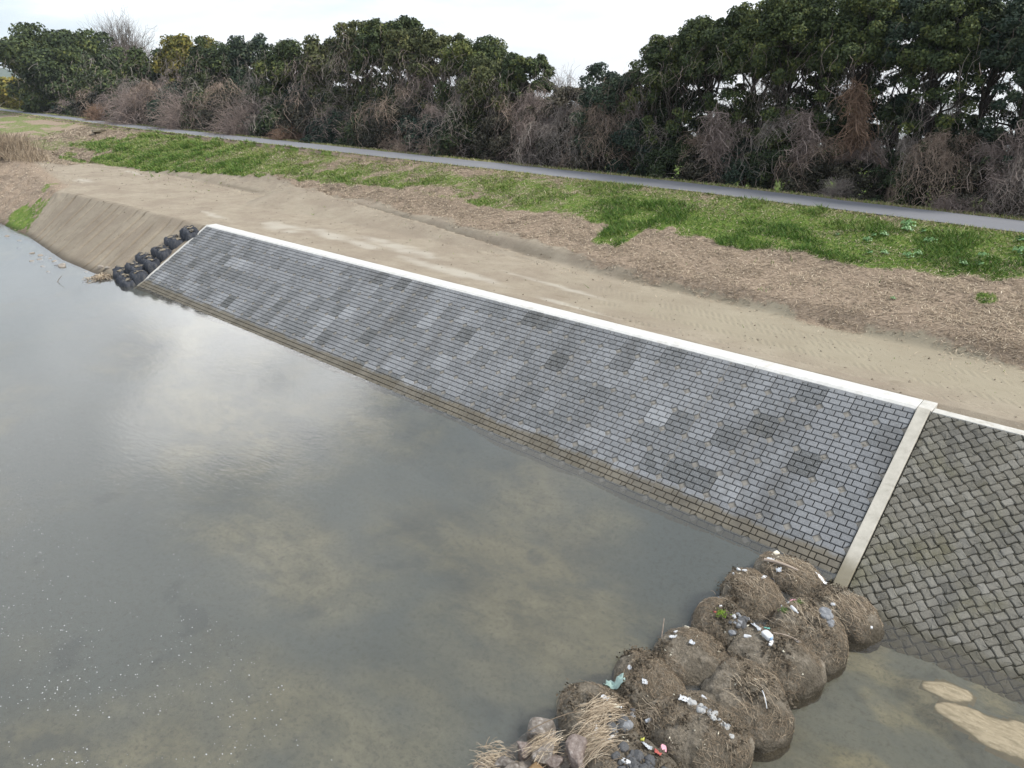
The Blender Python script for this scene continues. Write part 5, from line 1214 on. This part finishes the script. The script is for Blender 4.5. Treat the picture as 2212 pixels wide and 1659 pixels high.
# second tier, higher mounds climbing the trees
xs_s = [-206, -190, -176, -162, -148, -135, -123, -112, -101, -92, -84, -76.5, -70, -63.5, -57.5, -52.5, -47.5, -43, -39, -35, -31.3, -27.8, -24.4, -21.2, -18.2, -15.4, -12.6, -9.9, -7.2, -4.4]
desc = ['beside the big domed evergreen, upper left', 'right below the big domed evergreen', 'below the bare tree', 'sloping down right of the bare tree', 'below the rounded dark tree', 'under the yellow-green crown', 'below the small dark tree left of the slim tree', 'at the foot of the slim bluish tree', 'below the round-topped tree', 'under the olive tree', 'left half beneath the highest middle crown', 'right half beneath the highest middle crown', 'beneath the narrow middle crown', 'beneath the rounded crown left of the twin-topped tree', 'beneath the twin-topped tree', 'below the tree stepping down to the dip', 'at the left lip of the dip', 'filling the dip in the tree row', 'at the right lip of the dip', 'below the second tree right of the dip', 'below the tree where the row climbs', 'below the knobbly tree', 'under the leftmost tall open tree', 'under the second tall open tree', 'left of the rust-brown vine column', 'right of the rust-brown vine column', 'fifth from the right frame edge', 'third from the right frame edge', 'second from the right frame edge', 'cut by the right frame edge']
for i, x in enumerate(xs_s):
    sp = (xs_s[i + 1] - x) if i < len(xs_s) - 1 else 2.8; rg = np.random.default_rng(2500 + i)
    rx = sp * .75 + .4; ry = min(rx, 3.4) + .4; hh = np.interp(x, [-210, -150, -120, -70, -48, -43, -38, -20, 0], [9.5, 9.0, 8.6, 8.2, 7.2, 6.0, 7.6, 7.9, 7.4]) * rg.uniform(.85, 1.12)
    if i < 2: hh *= .6
    y = float(Rr(x)) + 8.2 + ry * .8
    thicket(x, y, rx, ry, hh, ['dark', 'blue', 'olive', 'dark'][i % 4], ['grey', 'mauve'][i % 2], float(np.clip(rg.normal(.22, .16), .05, .7)), 'tall vine mound in second tier, ' + desc[i], 2500 + i, 5.6)
TB = [(-158, 57.5, 3.6, 5.0, 'rust', 'small tan-brown twig bush at the path far left'), (-140, 57.5, 7.0, 8.5, 'mauve', 'first wide mauve twig bush, left of three'), (-120, 56.5, 6.0, 7.5, 'mauve', 'second wide mauve twig bush, middle of three'),
 (-101, 56.0, 5.2, 7.0, 'mauve', 'third wide mauve twig bush with a visible pale fork'), (-87.5, 54.2, 2.8, 3.4, 'rust', 'reddish twig mound at the path in the middle left'), (-74.5, 55.5, 2.6, 5.0, 'mauve', 'upright mauve twigs above the small dark green thicket'),
 (-62.8, 53.4, 2.2, 3.0, 'tan', 'left tan twig mound at the path edge in the middle'), (-58.0, 53.0, 2.2, 3.2, 'tan', 'right tan twig mound at the path edge in the middle'), (-66.5, 55.2, 2.6, 5.2, 'tan', 'taller tan twig spray behind the left tan mound'),
 (-16.6, 50.6, 1.5, 2.6, 'grey', 'mop-like grey twig mound on the right by the path'), (-9.6, 49.6, 1.8, 2.2, 'mauve', 'low mauve twig mound on the right by the path')]
for k, (x, y, r, hh, vt, lab) in enumerate(TB): twigbush(x, y, r, hh, vt, lab, 3000 + k)
# hanging columns of dead vine
def column(x, y, z0, z1, r, vt, lab, seed, n=520):
    rng = np.random.default_rng(seed); root = tag(empty('vine_column', (x, y, z0)), lab, 'vines', None); k = 7
    f = rng.random(n); w = r * (.45 + .55 * (1 - f)) ; c = np.stack([rng.normal(size=n) * w * .5 + .35 * np.sin(f * 4), rng.normal(size=n) * w * .4, f * (z1 - z0)], 1)
    t = np.linspace(0, 1, k)[None, :, None]; d = np.stack([rng.normal(size=n) * .5, rng.normal(size=n) * .5, -np.ones(n) * .9], 1)[:, None]
    P = c[:, None] + d * t * rng.uniform(.4, 1.5, (n, 1, 1)) + rng.normal(size=(n, 1, 3)) * np.sin(t * 3.14) * .35 + rng.normal(size=(n, k, 3)) * .06
    v, q = tubes(P, np.full((n, k), .016) * rng.uniform(.6, 1.5, (n, 1)), 3); mk('dead_vines', v, q, VINE[vt], root, np.repeat(np.clip(rng.normal(.5, .25, n), 0, 1), (k - 1) * 3))
column(-16.9, 51.9, 10.2, 14.0, .62, 'rust', 'rust-brown column of dead vines hanging in front of the tall open trees', 3100, 420)
column(-19.9, 51.6, 9.3, 12.2, .8, 'mauve', 'pale mauve hanging vines left of the rust-brown column', 3101, 300)
column(-26.5, 51.8, 9.0, 12.0, .9, 'mauve', 'mauve hanging vines below the leftmost tall open tree', 3102, 380)
column(-6.9, 50.6, 9.0, 12.0, .6, 'mauve', 'thin slanting vine strand near the right frame edge', 3103, 160)

# dry reeds at the left frame edge
def reeds(x, y, rx, ry, hh, n, lab, seed, z0):
    rng = np.random.default_rng(seed); k = 6; t = np.linspace(0, 1, k)[None, :, None]; b = np.stack([rng.normal(size=n) * rx, rng.normal(size=n) * ry, np.zeros(n)], 1)[:, None]
    d = np.stack([rng.normal(size=n) * .28, rng.normal(size=n) * .28, np.ones(n)], 1)[:, None]; L = hh * rng.uniform(.35, 1.1, (n, 1, 1))
    P = b + d * L * t + rng.normal(size=(n, 1, 3)) * np.array([.3, .3, -.1]) * t ** 2 * L * .6
    v, q = tubes(P, np.linspace(.03, .02, k)[None] * np.ones((n, 1)), 3); o = mk('reed_bed', v, q, MAT_STRAW, None, np.repeat(np.clip(rng.normal(.35, .2, n), 0, 1), (k - 1) * 3)); o.location = (x, y, z0); kind(tag(o, lab, 'reeds'), 'stuff')
reeds(-133, 33.0, 3.6, 1.5, 2.7, 2200, 'stand of tall dry brown reeds at the left frame edge', 5, 3.9)
reeds(-123.5, 33.4, 3.2, 1.0, 1.2, 700, 'short broken reeds sloping down to the bare berm', 6, 3.7)

# far ridge and utility pole, beyond the left end
ys = np.linspace(-600, 760, 40); V = []; F = []
hh = (40 + 70 * fbm(ys * .004, ys * 0, 7, 4)) * sstep(760, 420, ys)
for i, y in enumerate(ys): V += [(-1950, y, -2), (-2150, y, hh[i]), (-2500, y, -2)]
for i in range(39): F += [[i * 3, (i + 1) * 3, (i + 1) * 3 + 1, i * 3 + 1], [i * 3 + 1, (i + 1) * 3 + 1, (i + 1) * 3 + 2, i * 3 + 2]]
kind(mkp('hills', V, F, simple('wooded_hill', [(.3, (.05, .07, .05)), (.7, (.08, .10, .07))], .01), smooth=True), 'structure')
hm = bpy.data.materials.new('haze_air'); hm.use_nodes = True; t = hm.node_tree; t.nodes.clear()
o_ = t.nodes.new('ShaderNodeOutputMaterial'); pv = t.nodes.new('ShaderNodeVolumePrincipled'); pv.inputs['Color'].default_value = (.86, .92, 1, 1); pv.inputs['Density'].default_value = .00010
t.links.new(pv.outputs[0], o_.inputs['Volume'])
B_ = 3100; v = [(a * B_, b * B_, c) for c in (-6, 160) for a, b in ((-1, -1), (1, -1), (1, 1), (-1, 1))]
kind(mkp('haze', v, [[3, 2, 1, 0], [4, 5, 6, 7], [0, 1, 5, 4], [1, 2, 6, 5], [2, 3, 7, 6], [3, 0, 4, 7]], hm), 'stuff')
pole = tag(empty('utility_pole', (-300, 86, 4)), 'thin utility pole with a crossarm beyond the bamboo at the far left', 'pole')
v, q = tubes(np.array([[[0, 0, 0], [0, 0, 6], [.1, 0, 13.5]]]), np.array([[.18, .15, .12]]), 6); mk('post', v, q, MAT_RIB, pole, smooth=True)
v, q = tubes(np.array([[[-1.2, -.6, 12.6], [0, 0, 12.65], [1.2, .6, 12.6]]]), np.array([[.07, .07, .07]]), 4); mk('crossarm', v, q, MAT_RIB, pole)
